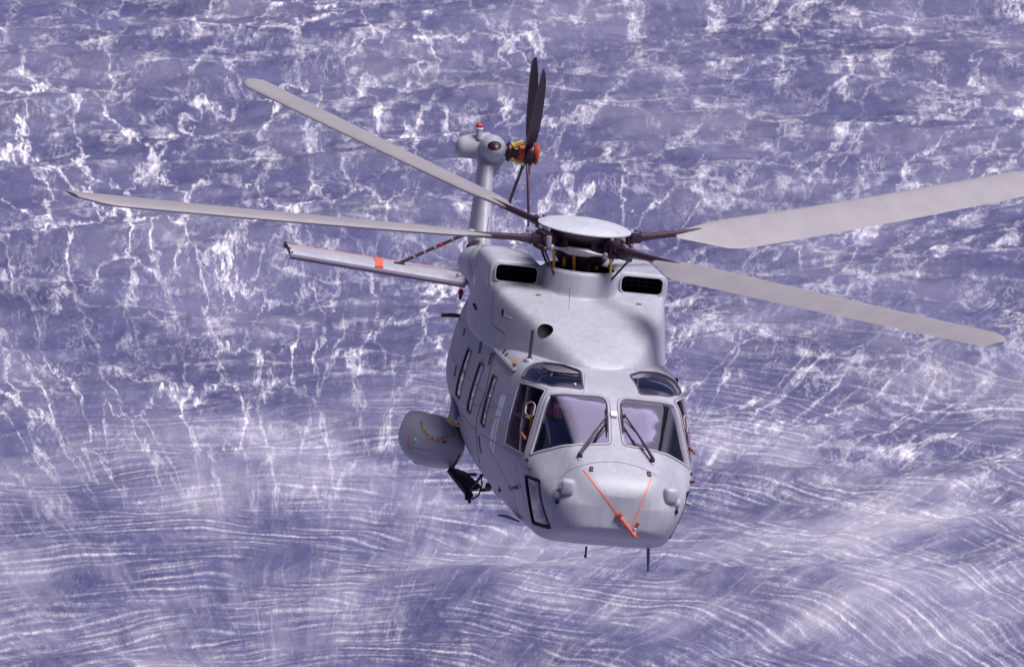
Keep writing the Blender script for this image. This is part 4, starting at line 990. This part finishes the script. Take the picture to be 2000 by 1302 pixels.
# ================================================================== the two pilots
def person(name, label, y, look):
    """one skinned body, seated, hands on the stick and collective"""
    V = []; E_ = []; Rd = []
    def add(p, r, par=None):
        V.append(p); Rd.append(r)
        if par is not None: E_.append((par, len(V)-1))
        return len(V)-1
    X = 3.04
    pel = add((X+.02, y, 1.38), .155); wa = add((X, y, 1.55), .145, pel); chst = add((X-.01, y, 1.78), .165, wa); ub = add((X, y, 1.93), .12, chst); nk = add((X+.01, y, 2.06), .060, ub)
    for s in (-1, 1):
        hp = add((X+.08, y+s*.10, 1.36), .105, pel); kn = add((X+.50, y+s*.16, 1.44), .075, hp); an = add((X+.66, y+s*.15, 1.04), .05, kn); add((X+.84, y+s*.15, .98), .04, an)
        sh = add((X, y+s*.19, 1.90), .075, ub); el = add((X+.10, y+s*.27, 1.64), .052, sh)
        wr_ = add((X+.34, y+s*(.10 if s > 0 else .22), 1.58), .034, el)
    me = bpy.data.meshes.new(name); me.from_pydata(V, E_, []); o = bpy.data.objects.new(name, me); COL.objects.link(o)
    o.modifiers.new('k', 'SKIN'); s_ = o.modifiers.new('s', 'SUBSURF'); s_.levels = 2; s_.render_levels = 2
    for i, v in enumerate(me.skin_vertices[0].data): v.radius = (Rd[i], Rd[i]*(1.15 if i < 3 else 1)); v.use_root = (i == 0)
    m2 = evald(o); kill(o)
    # head with brow, nose, jaw and ears, fused to the neck
    bm = bmesh.new(); bm.from_mesh(m2); H0 = Vector((X+.03, y, 2.20)); rot = Euler((0, R_(12), R_(look))).to_matrix()
    fb = bmesh.new()
    sphere(fb, (0, 0, .02), .1, (.98, .76, 1.05)); sphere(fb, (.025, 0, -.055), .07, (.98, .82, 1.0)); sphere(fb, (.098, 0, -.008), .018, (1, .8, 1.7)); sphere(fb, (.080, 0, .035), .045, (.5, 1.1, .35))
    sphere(fb, (.085, 0, -.058), .02, (.6, 1.4, .45)); sphere(fb, (.07, 0, -.105), .026, (.9, 1.1, .7))
    for s in (-1, 1): sphere(fb, (-.005, s*.078, -.005), .026, (.7, .35, 1.2))
    tube(fb, [(-.01, 0, -.08), (-.02, 0, -.16)], [.055, .058], 16)
    bmesh.ops.transform(fb, matrix=Matrix.Translation(H0) @ rot.to_4x4(), verts=fb.verts)
    hm = bpy.data.meshes.new('t'); fb.to_mesh(hm); fb.free(); bm.from_mesh(hm)
    # hands: palm, four bent fingers and a thumb, closed on a grip
    for s in (-1, 1):
        wv = Vector((X+.34, y+s*(.10 if s > 0 else .22), 1.58)); fw = Vector((1, -s*.15, -.1)).normalized(); sd_ = fw.cross(Vector((0, 0, 1))).normalized()
        sphere(bm, wv+fw*.05, .042, (1.15, .95, .45), n=14)
        for j in range(4):
            r0 = wv+fw*.085+sd_*(j-1.5)*.019; ln = (.030, .036, .033, .026)[j]
            tube(bm, [r0, r0+fw*ln, r0+fw*(ln+.010)+Vector((0, 0, -.026)), r0+fw*ln*.5+Vector((0, 0, -.042))], [.0095, .009, .0085, .007], 8)
        tube(bm, [wv+fw*.03+sd_*.03*s, wv+fw*.06+sd_*.055*s+Vector((0, 0, -.01)), wv+fw*.085+sd_*.045*s+Vector((0, 0, -.03))], [.012, .011, .008], 8)
    o = tmp(bm); md = o.modifiers.new('r', 'REMESH'); md.mode = 'VOXEL'; md.voxel_size = .0085; md.use_smooth_shade = True
    md = o.modifiers.new('s', 'SMOOTH'); md.factor = .5; md.iterations = 3
    m2 = evald(o); kill(o)
    m2.materials.clear()
    o = obj(name, m2, [M_NAVY, M_FACE], None, angle=80)
    for p in m2.polygons:
        c = p.center
        if c.z > 2.05 or (c.x > X+.35 and c.z > 1.50 and c.z < 1.66): p.material_index = 1
    o.matrix_world = MH; o['label'] = label; o['category'] = 'person'; o['group'] = 'pilots in the cockpit'
    bm = bmesh.new(); sphere(bm, (-.018, 0, .042), .103, (1.0, .84, 1.0), n=24)
    bmesh.ops.delete(bm, geom=[v for v in bm.verts if v.co.x > .055 and v.co.z < .075 or v.co.z < -.03], context='VERTS'); thick(bm, -.012)
    bmesh.ops.transform(bm, matrix=Matrix.Translation(H0) @ rot.to_4x4(), verts=bm.verts); obj('hair', bm, M_HAIR, o)
    bm = bmesh.new()
    for s in (-1, 1): sphere(bm, (.082, s*.032, .012), .014, (.6, 1.1, .7), n=10)
    bmesh.ops.transform(bm, matrix=Matrix.Translation(H0) @ rot.to_4x4(), verts=bm.verts); obj('eyes', bm, M_HAIR, o)
    bm = bmesh.new(); ar = [Vector((-.01+.0*k, .105*math.cos(a_), .03+.105*math.sin(a_))) for k, a_ in enumerate(np.linspace(0, PI, 12))]; tube(bm, ar, .010, 8)
    for s in (-1, 1): lathe(bm, Vector((-.005, s*.085, -.005)), [(.036, 0), (.036, s*.028)], (0, 1, 0), 16)
    bmesh.ops.transform(bm, matrix=Matrix.Translation(H0) @ rot.to_4x4(), verts=bm.verts); obj('headset', bm, mat('headset_grey', (.12, .12, .12), .4), o)
    return o
person('person', 'person in navy overalls seated behind the dark side of the left windscreen pane', -.58, -18)
person('person', 'person in navy overalls half hidden by bright reflections behind the right windscreen pane', .58, -14)
